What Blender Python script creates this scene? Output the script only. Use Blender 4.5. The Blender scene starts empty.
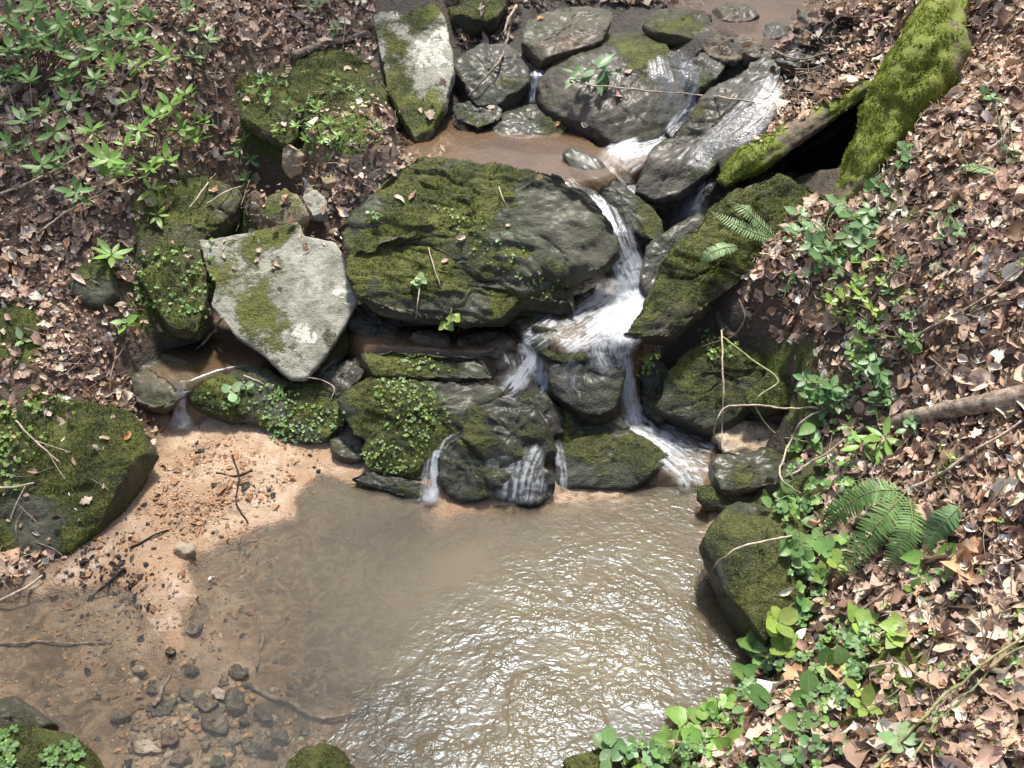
import bpy, math, random
import numpy as np
from mathutils import Vector, noise as mnoise
from mathutils.bvhtree import BVHTree

SC = bpy.context.scene
COL = SC.collection
RS = np.random.RandomState(11)
random.seed(5)

# ------------------------------------------------------------------ camera model
PITCH = math.radians(38.0)
FPX = 983.0
CAMP = np.array([0.0, 0.0, 2.2])
FWD = np.array([0, math.cos(PITCH), -math.sin(PITCH)])
UPV = np.array([0, math.sin(PITCH), math.cos(PITCH)])
RGT = np.array([1.0, 0, 0])

def ray(px, py):
    px = np.asarray(px, float); py = np.asarray(py, float)
    return RGT*((px-512)/FPX)[..., None] + UPV*((384-py)/FPX)[..., None] + FWD

def at(px, py, z):
    """world point on the level plane z that the pixel (px,py) of the photograph looks at"""
    d = ray(px, py)
    t = (np.asarray(z, float)-CAMP[2])/d[..., 2]
    return CAMP + d*t[..., None]

def proj(P):
    P = np.asarray(P, float)-CAMP
    dep = P@FWD; dep = np.where(dep < .15, .15, dep)
    return 512+FPX*(P@RGT)/dep, 384-FPX*(P@UPV)/dep

# ------------------------------------------------------------------ noise (numpy)
def _hash(ix, iy, iz, s):
    h = (ix*374761393 + iy*668265263 + iz*2147483647 + s*974634777) & 0xFFFFFFFF
    h = ((h ^ (h >> 13))*1274126177) & 0xFFFFFFFF
    h = (h ^ (h >> 16)) & 0xFFFFFFFF
    h = (h*2246822519) & 0xFFFFFFFF
    return ((h ^ (h >> 15)) & 0xFFFFFF)/float(0xFFFFFF)

def vnoise(P, seed=0):
    P = np.asarray(P, float)
    F = np.floor(P); I = F.astype(np.int64); f = P-F
    u = f*f*f*(f*(f*6-15)+10)
    out = 0
    for dx in (0, 1):
        wx = u[:, 0] if dx else 1-u[:, 0]
        for dy in (0, 1):
            wy = u[:, 1] if dy else 1-u[:, 1]
            for dz in (0, 1):
                wz = u[:, 2] if dz else 1-u[:, 2]
                out = out + wx*wy*wz*_hash(I[:, 0]+dx, I[:, 1]+dy, I[:, 2]+dz, seed)
    return out*2-1

def fbm(P, scale, oct=4, seed=0, gain=.5):
    P = np.asarray(P, float)*scale
    out = 0; a = 1.0; tot = 0
    for o in range(oct):
        out = out + a*vnoise(P+o*17.31, seed+o*7); tot += a
        a *= gain; P = P*2.03
    return out/tot*1.6

def smooth(a, b, x):
    t = np.clip((x-a)/(b-a), 0, 1)
    return t*t*(3-2*t)

def inpoly(px, py, poly):
    px = np.asarray(px); py = np.asarray(py)
    c = np.zeros(px.shape, bool)
    n = len(poly); j = n-1
    for i in range(n):
        xi, yi = poly[i]; xj, yj = poly[j]
        cond = ((yi > py) != (yj > py)) & (px < (xj-xi)*(py-yi)/((yj-yi) if yj != yi else 1e-9)+xi)
        c ^= cond; j = i
    return c

def sdist(x, y, poly):
    """signed distance, positive inside"""
    d = np.full(x.shape, 1e9)
    n = len(poly)
    for i in range(n):
        ax, ay = poly[i]; bx, by = poly[(i+1) % n]
        vx, vy = bx-ax, by-ay
        t = np.clip(((x-ax)*vx+(y-ay)*vy)/(vx*vx+vy*vy+1e-12), 0, 1)
        d = np.minimum(d, np.hypot(x-ax-t*vx, y-ay-t*vy))
    return np.where(inpoly(x, y, poly), d, -d)

# ------------------------------------------------------------------ mesh helpers
def new_mesh(name, V, quads=None, tris=None, smooth_=True, attrs=None, mats=()):
    V = np.asarray(V, np.float32)
    nq = 0 if quads is None else len(quads); nt = 0 if tris is None else len(tris)
    me = bpy.data.meshes.new(name)
    me.vertices.add(len(V)); me.vertices.foreach_set('co', V.ravel())
    loops = []
    if nq: loops.append(np.asarray(quads, np.int32).ravel())
    if nt: loops.append(np.asarray(tris, np.int32).ravel())
    L = np.concatenate(loops)
    me.loops.add(len(L)); me.loops.foreach_set('vertex_index', L)
    me.polygons.add(nq+nt)
    st = np.concatenate([np.arange(nq)*4, nq*4+np.arange(nt)*3]).astype(np.int32)
    me.polygons.foreach_set('loop_start', st)
    me.polygons.foreach_set('use_smooth', np.full(nq+nt, smooth_, bool))
    for m in mats: me.materials.append(m)
    for k, v in (attrs or {}).items():
        v = np.asarray(v, np.float32)
        if v.ndim == 1:
            a = me.attributes.new(k, 'FLOAT', 'POINT'); a.data.foreach_set('value', v)
        elif v.shape[1] == 3:
            a = me.attributes.new(k, 'FLOAT_VECTOR', 'POINT'); a.data.foreach_set('vector', v.ravel())
    me.update(calc_edges=True); me.validate()
    return me

def tag(o, label=None, cat=None, group=None, kind=None):
    if label: o['label'] = label
    if cat: o['category'] = cat
    if group: o['group'] = group
    if kind: o['kind'] = kind
    return o

def link(name, me, parent=None):
    o = bpy.data.objects.new(name, me); COL.objects.link(o)
    if parent is not None: o.parent = parent
    return o

def empty(name, loc=(0, 0, 0)):
    o = bpy.data.objects.new(name, None); COL.objects.link(o)
    o.location = [float(c) for c in loc]; o.empty_display_size = .05
    return o

def child(name, me, parent):
    """part mesh written in world coordinates, parented to the empty at its thing's base"""
    o = link(name, me, parent)
    loc = parent.matrix_world.translation if False else Vector(parent.location)
    if parent.parent: loc = loc+Vector(parent.parent.location)
    me.transform(__import__('mathutils').Matrix.Translation(-loc))
    return o

def grid_quads(nu, nv, wrap_u=False, off=0):
    U = nu if wrap_u else nu-1
    i = np.arange(U)[:, None]; j = np.arange(nv-1)[None, :]
    a = i*nv+j; b = ((i+1) % nu)*nv+j
    return (np.stack([a, b, b+1, a+1], -1).reshape(-1, 4))+off

class MB:
    """collects pieces into one mesh"""
    def __init__(s): s.V = []; s.Q = []; s.T = []; s.A = {}; s.n = 0
    def add(s, V, Q=None, T=None, **at_):
        V = np.asarray(V, float)
        s.V.append(V)
        if Q is not None and len(Q): s.Q.append(np.asarray(Q)+s.n)
        if T is not None and len(T): s.T.append(np.asarray(T)+s.n)
        for k, v in at_.items():
            v = np.asarray(v, float)
            if v.ndim == 1 and len(v) != len(V): v = np.tile(v, (len(V), 1))
            s.A.setdefault(k, []).append(v)
        s.n += len(V)
    def mesh(s, name, mats, smooth_=True):
        return new_mesh(name, np.concatenate(s.V), np.concatenate(s.Q) if s.Q else None,
                        np.concatenate(s.T) if s.T else None, smooth_,
                        {k: np.concatenate(v) for k, v in s.A.items()}, mats)

def catmull(P, n, closed=False):
    P = np.asarray(P, float); m = len(P)
    if closed:
        ext = np.vstack([P[-1], P, P[0], P[1]]); segs = m
    else:
        ext = np.vstack([2*P[0]-P[1], P, 2*P[-1]-P[-2]]); segs = m-1
    t = np.linspace(0, segs, n, endpoint=not closed)
    i = np.minimum(t.astype(int), segs-1); f = (t-i)[:, None]
    a, b, c, d = ext[i], ext[i+1], ext[i+2], ext[i+3]
    return .5*(2*b+(c-a)*f+(2*a-5*b+4*c-d)*f*f+(3*b-3*c+d-a)*f**3)

def tube_arrays(P, r, k=7, flat=1.0, up=None):
    P = np.asarray(P, float); n = len(P); r = np.broadcast_to(np.asarray(r, float), (n,))
    T = np.gradient(P, axis=0); T /= np.linalg.norm(T, axis=1)[:, None]+1e-9
    ref = np.array([0, 0, 1.0]) if up is None else np.asarray(up, float)
    S = np.cross(T, ref); ln = np.linalg.norm(S, axis=1)
    S[ln < .1] = np.cross(T[ln < .1], [1.0, 0, 0])
    S /= np.linalg.norm(S, axis=1)[:, None]
    N = np.cross(S, T)
    a = np.linspace(0, 2*math.pi, k, endpoint=False)
    V = P[:, None]+r[:, None, None]*(np.cos(a)[None, :, None]*S[:, None]+flat*np.sin(a)[None, :, None]*N[:, None])
    V = V.reshape(-1, 3)
    i = np.arange(n-1)[:, None]; j = np.arange(k)[None, :]
    Q = np.stack([i*k+j, i*k+(j+1) % k, (i+1)*k+(j+1) % k, (i+1)*k+j], -1).reshape(-1, 4)
    V = np.vstack([V, P[:1], P[-1:]])
    jj = np.arange(k)
    T_ = np.vstack([np.stack([jj*0+n*k, (jj+1) % k, jj], -1), np.stack([jj*0+n*k+1, (n-1)*k+jj, (n-1)*k+(jj+1) % k], -1)])
    return V, Q, T_

# ------------------------------------------------------------------ materials
class NT:
    def __init__(s, name):
        s.m = bpy.data.materials.new(name); s.m.use_nodes = True
        s.t = s.m.node_tree; s.t.nodes.clear()
        s.out = s.t.nodes.new('ShaderNodeOutputMaterial')
    def n(s, typ, ins=None, **kw):
        nd = s.t.nodes.new('ShaderNode'+typ)
        for k, v in kw.items(): setattr(nd, k, v)
        for k, v in (ins or {}).items():
            sock = nd.inputs[k]
            if isinstance(v, bpy.types.NodeSocket): s.t.links.new(v, sock)
            elif isinstance(v, bpy.types.Node): s.t.links.new(v.outputs[0], sock)
            else:
                if sock.type == 'RGBA' and not isinstance(v, (int, float)) and len(v) == 3: v = tuple(v)+(1,)
                sock.default_value = v
        return nd
    def pos(s):
        return s.n('NewGeometry').outputs['Position']
    def attr(s, name, out='Fac'):
        return s.n('Attribute', attribute_name=name).outputs[out]
    def noise(s, scale, detail=4, rough=.55, vec=None, dist=0.0, out='Fac'):
        return s.n('TexNoise', {'Vector': vec or s.pos(), 'Scale': scale, 'Detail': detail, 'Roughness': rough, 'Distortion': dist}).outputs[out]
    def math(s, op, a, b=0.0, c=0.0, clamp=False):
        return s.n('Math', {0: a, 1: b, 2: c}, operation=op, use_clamp=clamp).outputs[0]
    def sstep(s, x, lo, hi, a=0.0, b=1.0):
        nd = s.n('MapRange', {'Value': x, 'From Min': lo, 'From Max': hi, 'To Min': a, 'To Max': b}, interpolation_type='SMOOTHSTEP')
        return nd.outputs[0]
    def mix(s, f, a, b, blend='MIX'):
        nd = s.t.nodes.new('ShaderNodeMix'); nd.data_type = 'RGBA'; nd.blend_type = blend
        for i, v in ((0, f), (6, a), (7, b)):
            sock = nd.inputs[i]
            if isinstance(v, bpy.types.NodeSocket): s.t.links.new(v, sock)
            else:
                if i and not isinstance(v, (int, float)) and len(v) == 3: v = tuple(v)+(1,)
                sock.default_value = v
        return nd.outputs[2]
    def bump(s, h, strength=1.0, dist=1.0, nrm=None):
        d = {'Height': h, 'Strength': strength, 'Distance': dist}
        if nrm is not None: d['Normal'] = nrm
        return s.n('Bump', d).outputs[0]
    def surf(s, sh):
        s.t.links.new(sh.outputs[0] if isinstance(sh, bpy.types.Node) else sh, s.out.inputs['Surface']); return s.m

def rock_material(name, c1, c2, wet=0.0, speck=.5, algae=1.0):
    """stone with moss, lichen and wet film driven by the moss/lichen/wet attributes"""
    N = NT(name)
    big = N.noise(7, 5, .6); mid = N.noise(38, 6, .65); fine = N.noise(190, 3, .6)
    base = N.mix(N.sstep(big, .35, .68), c1, c2)
    dark = tuple(c*.45 for c in c1)
    base = N.mix(N.sstep(mid, .48, .72, 0, .75), base, dark)
    pale = tuple(min(1, c*1.7+.02) for c in c2)
    base = N.mix(N.sstep(fine, .58, .75, 0, speck), base, pale)
    alg = N.math('MULTIPLY', N.sstep(N.noise(12, 4, .65), .3, .6, .15*algae, .75*algae), N.sstep(N.attr('moss'), -.1, .3))
    base = N.mix(alg, base, N.mix(mid, (.030, .042, .018), (.085, .10, .05)))
    base = N.mix(N.sstep(N.noise(75, 4, .7), .62, .68, 0, .35), base, (.30, .32, .26))
    # lichen
    li = N.attr('lichen'); ln = N.noise(30, 5, .7, dist=.6)
    lf = N.sstep(N.math('ADD', li, N.math('MULTIPLY', N.math('SUBTRACT', ln, .5), 1.5)), .47, .56)
    lic = N.mix(N.noise(90, 3), (.36, .37, .29), (.78, .78, .68))
    col = N.mix(lf, base, lic)
    # moss
    mo = N.attr('moss'); mn = N.noise(22, 6, .7); mf2 = N.noise(110, 3, .7)
    ma = N.math('ADD', mo, N.math('ADD', N.math('MULTIPLY', N.math('SUBTRACT', mn, .5), .9), N.math('MULTIPLY', N.math('SUBTRACT', mf2, .5), .5)))
    mf = N.sstep(ma, .38, .62)
    mc = N.mix(N.sstep(N.noise(9, 4, .6), .35, .68), (.034, .043, .013), (.135, .148, .032))
    mc = N.mix(N.sstep(mf2, .5, .72, 0, .7), mc, (.19, .21, .035))
    mc = N.mix(N.sstep(N.noise(60, 3), .55, .75, 0, .55), mc, (.03, .022, .012))
    col = N.mix(mf, col, mc)
    w = N.attr('wet')
    wf = N.math('MAXIMUM', w, wet) if wet else w
    wd = N.math('MULTIPLY', wf, .45)
    col = N.mix(wd, col, (.02, .018, .014))
    rough = N.math('SUBTRACT', .88, N.math('MULTIPLY', wf, N.math('SUBTRACT', .45, N.math('MULTIPLY', mf, .35))), clamp=True)
    h = N.math('ADD', N.math('MULTIPLY', mid, .012), N.math('MULTIPLY', fine, .0034))
    h = N.math('ADD', h, N.math('MULTIPLY', N.math('MULTIPLY', mf, mf2), .012))
    nr = N.bump(h, .9, 1.0)
    sp = N.n('BsdfPrincipled', {'Base Color': col, 'Roughness': rough, 'Normal': nr, 'IOR': 1.45, 'Specular IOR Level': .5,
                                'Coat Weight': N.math('MULTIPLY', N.math('MULTIPLY', wf, N.math('SUBTRACT', 1.0, mf)), .28), 'Coat Roughness': .3})
    return N.surf(sp)

def leaf_material(name, rough=.6, transl=.25, spec=.4, veins=False):
    N = NT(name)
    c = N.attr('tint', 'Color')
    v = N.noise(70, 4, .6)
    col = N.mix(1.0, c, N.mix(v, (.6, .58, .56), (1.35, 1.35, 1.35)), 'MULTIPLY')
    if veins:
        vv = N.attr('leafu', 'Vector')
        w = N.n('TexWave', {'Vector': vv, 'Scale': 1.6, 'Distortion': .4}, wave_type='BANDS', bands_direction='DIAGONAL').outputs['Fac']
        sx = N.n('SeparateXYZ', {0: vv})
        mid = N.sstep(N.math('ABSOLUTE', sx.outputs[1]), .0, .09, 1, 0)
        col = N.mix(N.math('MULTIPLY', mid, .45), col, (.30, .34, .14))
        col = N.mix(N.math('MULTIPLY', w, .12), col, (.25, .33, .12))
    nb = N.bump(v, .35, .004)
    p = N.n('BsdfPrincipled', {'Base Color': col, 'Roughness': rough, 'Specular IOR Level': spec, 'Normal': nb})
    t = N.n('BsdfTranslucent', {'Color': col})
    return N.surf(N.n('MixShader', {0: transl, 1: p.outputs[0], 2: t.outputs[0]}))

def wood_material(name, c1, c2, moss=0.0, along=None):
    N = NT(name)
    a = N.noise(45, 5, .65); b = N.noise(170, 3)
    col = N.mix(N.sstep(a, .35, .68), c1, c2)
    col = N.mix(N.sstep(b, .52, .7, 0, .5), col, tuple(c*.4 for c in c1))
    if moss:
        ma = N.math('ADD', N.attr('moss'), N.math('MULTIPLY', N.math('SUBTRACT', N.noise(26, 5, .7), .5), 1.1))
        mf = N.sstep(ma, .4, .6)
        mc = N.mix(N.noise(14, 4), (.05, .068, .010), (.19, .23, .03))
        mc = N.mix(N.sstep(b, .5, .7, 0, .7), mc, (.27, .32, .045))
        col = N.mix(mf, col, mc)
    h = N.math('ADD', N.math('MULTIPLY', a, .006), N.math('MULTIPLY', b, .002))
    return N.surf(N.n('BsdfPrincipled', {'Base Color': col, 'Roughness': .85, 'Normal': N.bump(h, .8)}))
# ------------------------------------------------------------------ terrain
# (px, py, z): where the ground passes in the photograph, z in metres above the pool
CTRL = [
 # left bank
 (-60,560,.02),(0,500,.06),(60,470,.08),(0,400,.24),(60,370,.28),(110,360,.26),(60,300,.42),(0,300,.42),(-150,400,.35),(-150,250,.6),
 (0,200,.66),(60,200,.66),(110,140,.76),(0,100,.86),(60,40,.98),(150,60,.93),(200,20,1.0),(120,-40,1.15),(250,60,.86),(300,40,.88),
 (340,10,.95),(300,-40,1.1),(180,180,.60),(185,250,.42),(150,300,.36),(120,270,.45),(100,330,.34),(250,180,.62),(300,150,.66),(330,120,.72),
 (280,210,.48),(330,210,.50),(300,240,.30),(215,250,.30),(245,290,.24),(345,260,.36),(-300,100,1.0),(-300,-100,1.4),(0,-100,1.35),(-300,400,.5),
 # left pocket and ledge
 (190,350,.19),(250,350,.17),(140,365,.2),(200,392,.10),(185,425,.035),(250,430,.05),(300,450,.05),(300,400,.07),(340,360,.12),
 (120,470,.045),(160,480,.04),(250,480,.035),(60,545,.03),(330,380,.08),
 # middle
 (400,340,.24),(450,345,.24),(500,350,.22),(400,400,.08),(400,460,.02),(450,440,.085),(500,420,.13),(540,400,.165),(560,440,.075),(600,480,.0),
 (470,180,.63),(400,172,.64),(540,188,.63),(470,215,.53),(400,205,.55),(550,210,.52),(450,280,.32),(560,300,.28),
 (610,300,.27),(640,280,.33),(660,340,.25),(600,370,.18),(640,420,.02),(700,450,.03),(740,440,.06),(620,220,.45),(660,220,.48),(700,210,.52),
 (450,140,.62),(520,150,.62),(580,160,.60),(640,160,.58),(540,110,.66),(480,90,.72),(420,60,.82),(480,40,.84),(540,20,.88),(600,0,.93),
 (700,120,.68),(750,100,.74),(700,62,.83),(735,56,.885),(775,62,.90),(700,40,.895),(740,30,.84),(815,55,.91),(850,20,.87),(700,0,.90),(780,-10,.93),(600,-60,1.05),(750,-60,1.02),(850,-60,1.08),
 # right bank
 (820,110,.80),(860,60,.92),(800,90,.80),(760,160,.66),(820,150,.60),(790,170,.58),(850,190,.70),(900,150,.88),(960,100,1.02),(1000,40,1.12),(1000,-40,1.3),
 (900,-20,1.0),(800,210,.64),(850,250,.66),(900,250,.74),(1000,200,.94),(1100,100,1.15),(780,250,.58),(760,290,.50),(800,320,.46),(850,330,.52),
 (950,320,.70),(1024,300,.80),(1200,300,1.0),(830,390,.36),(870,420,.36),(950,420,.52),(1024,420,.64),(820,460,.24),(850,520,.26),(950,520,.42),
 (1024,520,.54),(1200,520,.75),(800,520,.14),(830,600,.16),(790,640,.09),(760,680,.05),(700,745,.03),(640,790,.03),(780,740,.14),(900,640,.27),
 (900,740,.24),(1000,640,.40),(1000,740,.36),(1150,740,.5),(800,800,.12),(1000,900,.36),(700,900,.08),(1150,950,.45),(760,420,.14),(770,360,.28),(780,480,.08),
 (720,400,.10),(1400,700,.8),(1400,100,1.5),(1300,-100,1.7),
 # far side and near bank outside the picture
 (400,-120,1.35),(900,-120,1.35),(-300,560,.2),(-300,700,.06),(-300,900,.05),
]
cp = np.array([at(a, b, c) for a, b, c in CTRL])
def _tps_fit(P, lam=2e-3):
    n = len(P); X = P[:, :2]
    d2 = ((X[:, None]-X[None])**2).sum(-1)
    K = .5*d2*np.log(d2+1e-12)+lam*np.eye(n)
    A = np.zeros((n+3, n+3)); A[:n, :n] = K; A[:n, n] = 1; A[:n, n+1:] = X; A[n, :n] = 1; A[n+1:, :n] = X.T
    w = np.linalg.solve(A, np.concatenate([P[:, 2], [0, 0, 0]]))
    return X, w
TX, TW = _tps_fit(cp)
def tps(x, y):
    out = np.empty(x.shape)
    for s in range(0, len(x), 20000):
        xs = x[s:s+20000]; ys = y[s:s+20000]
        d2 = (xs[:, None]-TX[None, :, 0])**2+(ys[:, None]-TX[None, :, 1])**2
        out[s:s+20000] = (.5*d2*np.log(d2+1e-12))@TW[:-3]+TW[-3]+TW[-2]*xs+TW[-1]*ys
    return out

def wpoly(pts, z):
    return [tuple(at(a, b, z)[:2]) for a, b in pts]

# water bodies: outline in the photograph, level, depth
POOL_PX = [(318,476),(350,484),(420,496),(440,520),(480,508),(560,503),(620,497),(660,470),(700,470),(712,540),(742,600),(752,640),(748,690),(700,728),(640,765),
           (600,800),(580,900),(520,1300),(-100,1400),(-500,1000),(-300,640),(-60,585),(0,592),(60,590),(110,584),(135,592),(148,622),(168,655),(188,652),(184,622),(200,598),(186,566),(215,545),(262,530),(300,522),(296,502)]
POOL = wpoly(POOL_PX, 0)
WATERS = [ # outline px, z, depth
 ([(395,128),(430,118),(480,108),(560,120),(600,148),(640,142),(655,150),(640,163),(606,177),(570,184),(520,184),(440,172),(395,160)], .665, .05),
 ([(640,-60),(720,-60),(830,-30),(880,0),(850,30),(800,48),(765,56),(735,48),(712,34),(660,5)], .895, .04),
 ([(350,328),(545,322),(545,340),(480,350),(365,346)], .265, .03),
 ([(545,335),(560,305),(610,290),(620,270),(660,275),(640,330),(622,340),(560,342)], .345, .05),
 ([(150,366),(165,350),(200,340),(275,340),(262,360),(215,372),(190,382),(176,384)], .2, .02),
 ([(625,450),(630,415),(660,408),(710,430),(780,430),(790,455),(710,470),(660,470)], .05, .04),
]
WP = [(wpoly(p, z), z, d) for p, z, d in WATERS]
HOLLOW = [tuple(at(a, b, c)[:2]) for a, b, c in [(775,170,.66),(800,152,.70),(850,112,.78),(880,95,.86),(868,135,.80),(850,170,.70),(810,180,.62)]]
CREEK = [(374,-30),(372,60),(392,120),(400,146),(352,158),(345,190),(368,250),(362,335),(300,350),(220,330),(150,338),(126,360),(134,400),(160,430),(110,520),(50,565),(0,592),
         (-300,620),(-600,1000),(-600,1500),(520,1500),(570,800),(600,776),(700,735),(745,690),(745,620),(792,610),(800,560),(790,500),(775,470),(800,430),(812,395),(785,350),(748,318),
         (738,292),(762,245),(800,212),(836,196),(846,160),(800,170),(740,190),(725,180),(785,112),(788,84),(850,62),(905,24),(905,0),(860,-30),(840,-120),(560,-120),(520,-20),(500,10),(450,10),(440,-30)]

def height(x, y, detail=True):
    xc = np.clip(x, -2.9, 2.9); yc = np.clip(y, .5, 4.9)
    z = tps(xc, yc)
    z = np.clip(z, -.02, 3) + .32*np.maximum(0, np.abs(x)-2.9)+.38*np.maximum(0, y-4.9)
    z = z + np.where(y < .5, .06*(.5-y), 0)
    P = np.stack([x, y, x*0], -1)
    if detail:
        bank = smooth(.05, .25, z)
        z = z + fbm(P, 3.2, 4, 3)*.022*bank + fbm(P, 14, 3, 5)*.008*bank
    P0 = np.stack([x, y, z], -1)
    px0, py0 = proj(P0)
    rocky = smooth(-.01, .04, sdist(px0/500., py0/500., [(a/500., b/500.) for a, b in CREEK]))*smooth(.05, .12, z)*smooth(.56, .46, z)*smooth(300, 380, px0)
    z = z+rocky*(.030*np.round(fbm(P, 6, 3, 91)*2.5)/2.5+.022*fbm(P, 13, 4, 92)+.010*np.abs(fbm(P, 34, 3, 93))) if detail else z
    sd = sdist(x, y, POOL)
    px, py = proj(np.stack([x, y, x*0], -1))
    bar = (1-smooth(330, 380, px))*(1-smooth(600, 640, py))
    sd = sd+bar*(.016*fbm(P, 9, 4, 23)+.006*fbm(P, 40, 2, 24))
    # outside the pool the ground stands just proud of it
    sand = fbm(P, 9, 4, 21)
    terr = np.round((sand*.5+.5)*4)/4*.5+(sand*.5+.5)*.5
    zo = np.maximum(z, .004)
    edge = smooth(0, .05, -sd)
    flat = (z < .075)
    zo = np.where(flat, (edge*.6+.4*bar)*(.010+.016*terr)+zo*smooth(0, .25, -sd), zo*smooth(-.02, .06, -sd)+.002)
    dmax = .028+.075*smooth(330, 620, px)
    dmax = np.where((px > 130) & (px < 330) & (py > 640), .022, dmax)
    dmax = dmax+.03*smooth(.25, .5, (fbm(P, 2.2, 2, 9)*.5+.5))*smooth(200, 400, px)
    zi = -np.minimum(dmax, np.maximum(sd, 0)*(.55+2.2*bar)+.004+.016*bar*smooth(130, 200, px)) + (.011*fbm(P, 7, 4, 31)+.010*np.abs(fbm(P, 22, 3, 33))-.008*smooth(.04, 0, np.abs(fbm(P, 5, 2, 35))))*smooth(0, .06, sd)
    z = np.where(sd > 0, zi, zo)
    for poly, wz, dep in WP:
        s = sdist(x, y, poly)
        z = np.where(s > 0, np.minimum(z, wz-np.minimum(dep, .004+s*.5)+.008*fbm(P, 12, 3, 41)*smooth(0, .05, s)), z)
    # the hollow washed out under the mossy root
    for dy_ in (0, .12, .24):
        s = sdist(x, y-dy_, HOLLOW)
        z = np.where(s > -.03, np.minimum(z, .46+np.clip(-s, 0, .03)*8), z)
    return z

def spaced(lo, hi, step, far):
    a = np.arange(lo, hi+step/2, step); g = []; d = step*2; v = hi
    while v < far: d *= 1.35; v += d; g.append(v)
    g2 = []; d = step*2; v = lo
    while v > -far: d *= 1.35; v -= d; g2.append(v)
    return np.concatenate([g2[::-1], a, g])
GX = spaced(-2.7, 2.7, .0125, 34); GY = spaced(.7, 5.0, .0125, 40)
XX, YY = np.meshgrid(GX, GY, indexing='ij')
ZZ = height(XX.ravel(), YY.ravel()).reshape(XX.shape)

def hz(x, y):
    i = np.clip(np.searchsorted(GX, x)-1, 0, len(GX)-2); j = np.clip(np.searchsorted(GY, y)-1, 0, len(GY)-2)
    fx = np.clip((x-GX[i])/(GX[i+1]-GX[i]), 0, 1); fy = np.clip((y-GY[j])/(GY[j+1]-GY[j]), 0, 1)
    return (ZZ[i, j]*(1-fx)*(1-fy)+ZZ[i+1, j]*fx*(1-fy)+ZZ[i, j+1]*(1-fx)*fy+ZZ[i+1, j+1]*fx*fy)

V = np.stack([XX, YY, ZZ], -1).reshape(-1, 3)
tpx, tpy = proj(V)
creek = smooth(-.03, .04, sdist(tpx/500., tpy/500., [(a/500., b/500.) for a, b in CREEK]))
lowz = 1-smooth(.06, .13, V[:, 2])
SANDBAR = [(60,590),(20,560),(110,520),(160,440),(200,390),(280,440),(350,460),(420,470),(440,520),(300,540),(200,620),(60,640)]
sandm = np.clip(creek*lowz, 0, 1)
wetm = creek
MOSSG = [(-20,440,60,.8),(30,420,40,.9),(220,230,50,.9),(170,290,60,.9),(180,220,60,.9),(255,90,30,.8),(300,110,50,.95),(340,80,40,.9),(350,130,40,.8),(270,130,40,.8),
         (900,200,40,.6),(960,160,40,.5),(900,670,50,.8),(860,640,50,.7),(850,720,50,.6),(830,300,30,.6),(760,660,40,.7),(700,740,40,.6),(640,770,50,.8),(860,440,30,.6),(820,260,40,.5),
         (790,600,40,.8),(790,380,50,.9),(1000,300,30,.4),(930,740,30,.6),(20,340,40,.8),(780,520,60,.8),(800,470,40,.7)]
mossg = np.zeros(len(V))
for a, b, r, k in MOSSG:
    mossg = np.maximum(mossg, k*np.exp(-((tpx-a)**2+(tpy-b)**2)/(r*r)))
mossg = mossg*(1-.9*sandm)

def ground_material():
    N = NT('forest_floor_and_sand')
    n1 = N.noise(6, 5, .7, dist=.8); n2 = N.noise(40, 5, .65); n3 = N.noise(230, 2, .6); nb = N.noise(15, 6, .7)
    soil = N.mix(n2, (.05, .034, .022), (.17, .115, .08))
    soil = N.mix(N.sstep(n3, .52, .7, 0, .8), soil, (.30, .22, .165))
    sand = N.mix(N.sstep(n1, .38, .64), (.50, .365, .25), (.36, .24, .145))
    sand = N.mix(N.sstep(nb, .52, .66, 0, .8), sand, (.56, .43, .33))
    sand = N.mix(N.sstep(nb, .36, .46, .65, 0), sand, (.15, .10, .06))
    sand = N.mix(N.sstep(n3, .56, .76, 0, .5), sand, (.10, .07, .05))
    sand = N.mix(N.sstep(N.noise(120, 3, .6), .63, .7, 0, .8), sand, (.5, .30, .17))
    zz = N.n('SeparateXYZ', {0: N.pos()}).outputs[2]
    wetor = N.sstep(N.noise(4.2, 4, .6), .42, .56)
    sand = N.mix(N.math('MULTIPLY', wetor, .75), sand, N.mix(n2, (.25, .145, .075), (.46, .30, .18)))
    sunk = N.sstep(zz, -.035, -.004, .85, 0)
    bt = N.noise(16, 6, .72, dist=1.6)
    bot = N.mix(N.sstep(bt, .42, .62), (.07, .045, .022), (.32, .225, .125))
    bot = N.mix(N.sstep(n3, .52, .7, 0, .6), bot, (.05, .04, .03))
    sand = N.mix(sunk, sand, bot)
    col = N.mix(N.attr('sand'), soil, sand)
    ch = N.math('MULTIPLY', N.attr('wet'), N.math('SUBTRACT', 1.0, N.attr('sand')))
    col = N.mix(ch, col, N.mix(n2, (.014, .013, .009), (.06, .045, .03)))
    mf = N.sstep(N.math('ADD', N.attr('moss'), N.math('MULTIPLY', N.math('SUBTRACT', N.noise(25, 5, .7), .5), 1.0)), .38, .6)
    mc = N.mix(N.noise(10, 4), (.03, .045, .008), (.11, .14, .02))
    mc = N.mix(N.sstep(N.noise(130, 3), .5, .7, 0, .7), mc, (.18, .22, .035))
    col = N.mix(mf, col, mc)
    h = N.math('ADD', N.math('MULTIPLY', n2, .006), N.math('MULTIPLY', n3, .002))
    h = N.math('ADD', h, N.math('MULTIPLY', N.noise(60, 5, .7), .008)); h = N.math('ADD', h, N.math('MULTIPLY', nb, .014))
    rough = N.sstep(N.attr('wet'), 0, 1, .9, .5)
    return N.surf(N.n('BsdfPrincipled', {'Base Color': col, 'Roughness': rough, 'Normal': N.bump(h, .9)}))
g = link('ground', new_mesh('ground', V, grid_quads(len(GX), len(GY)), attrs={'sand': sandm, 'wet': wetm, 'moss': mossg}, mats=[ground_material()]))
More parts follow.
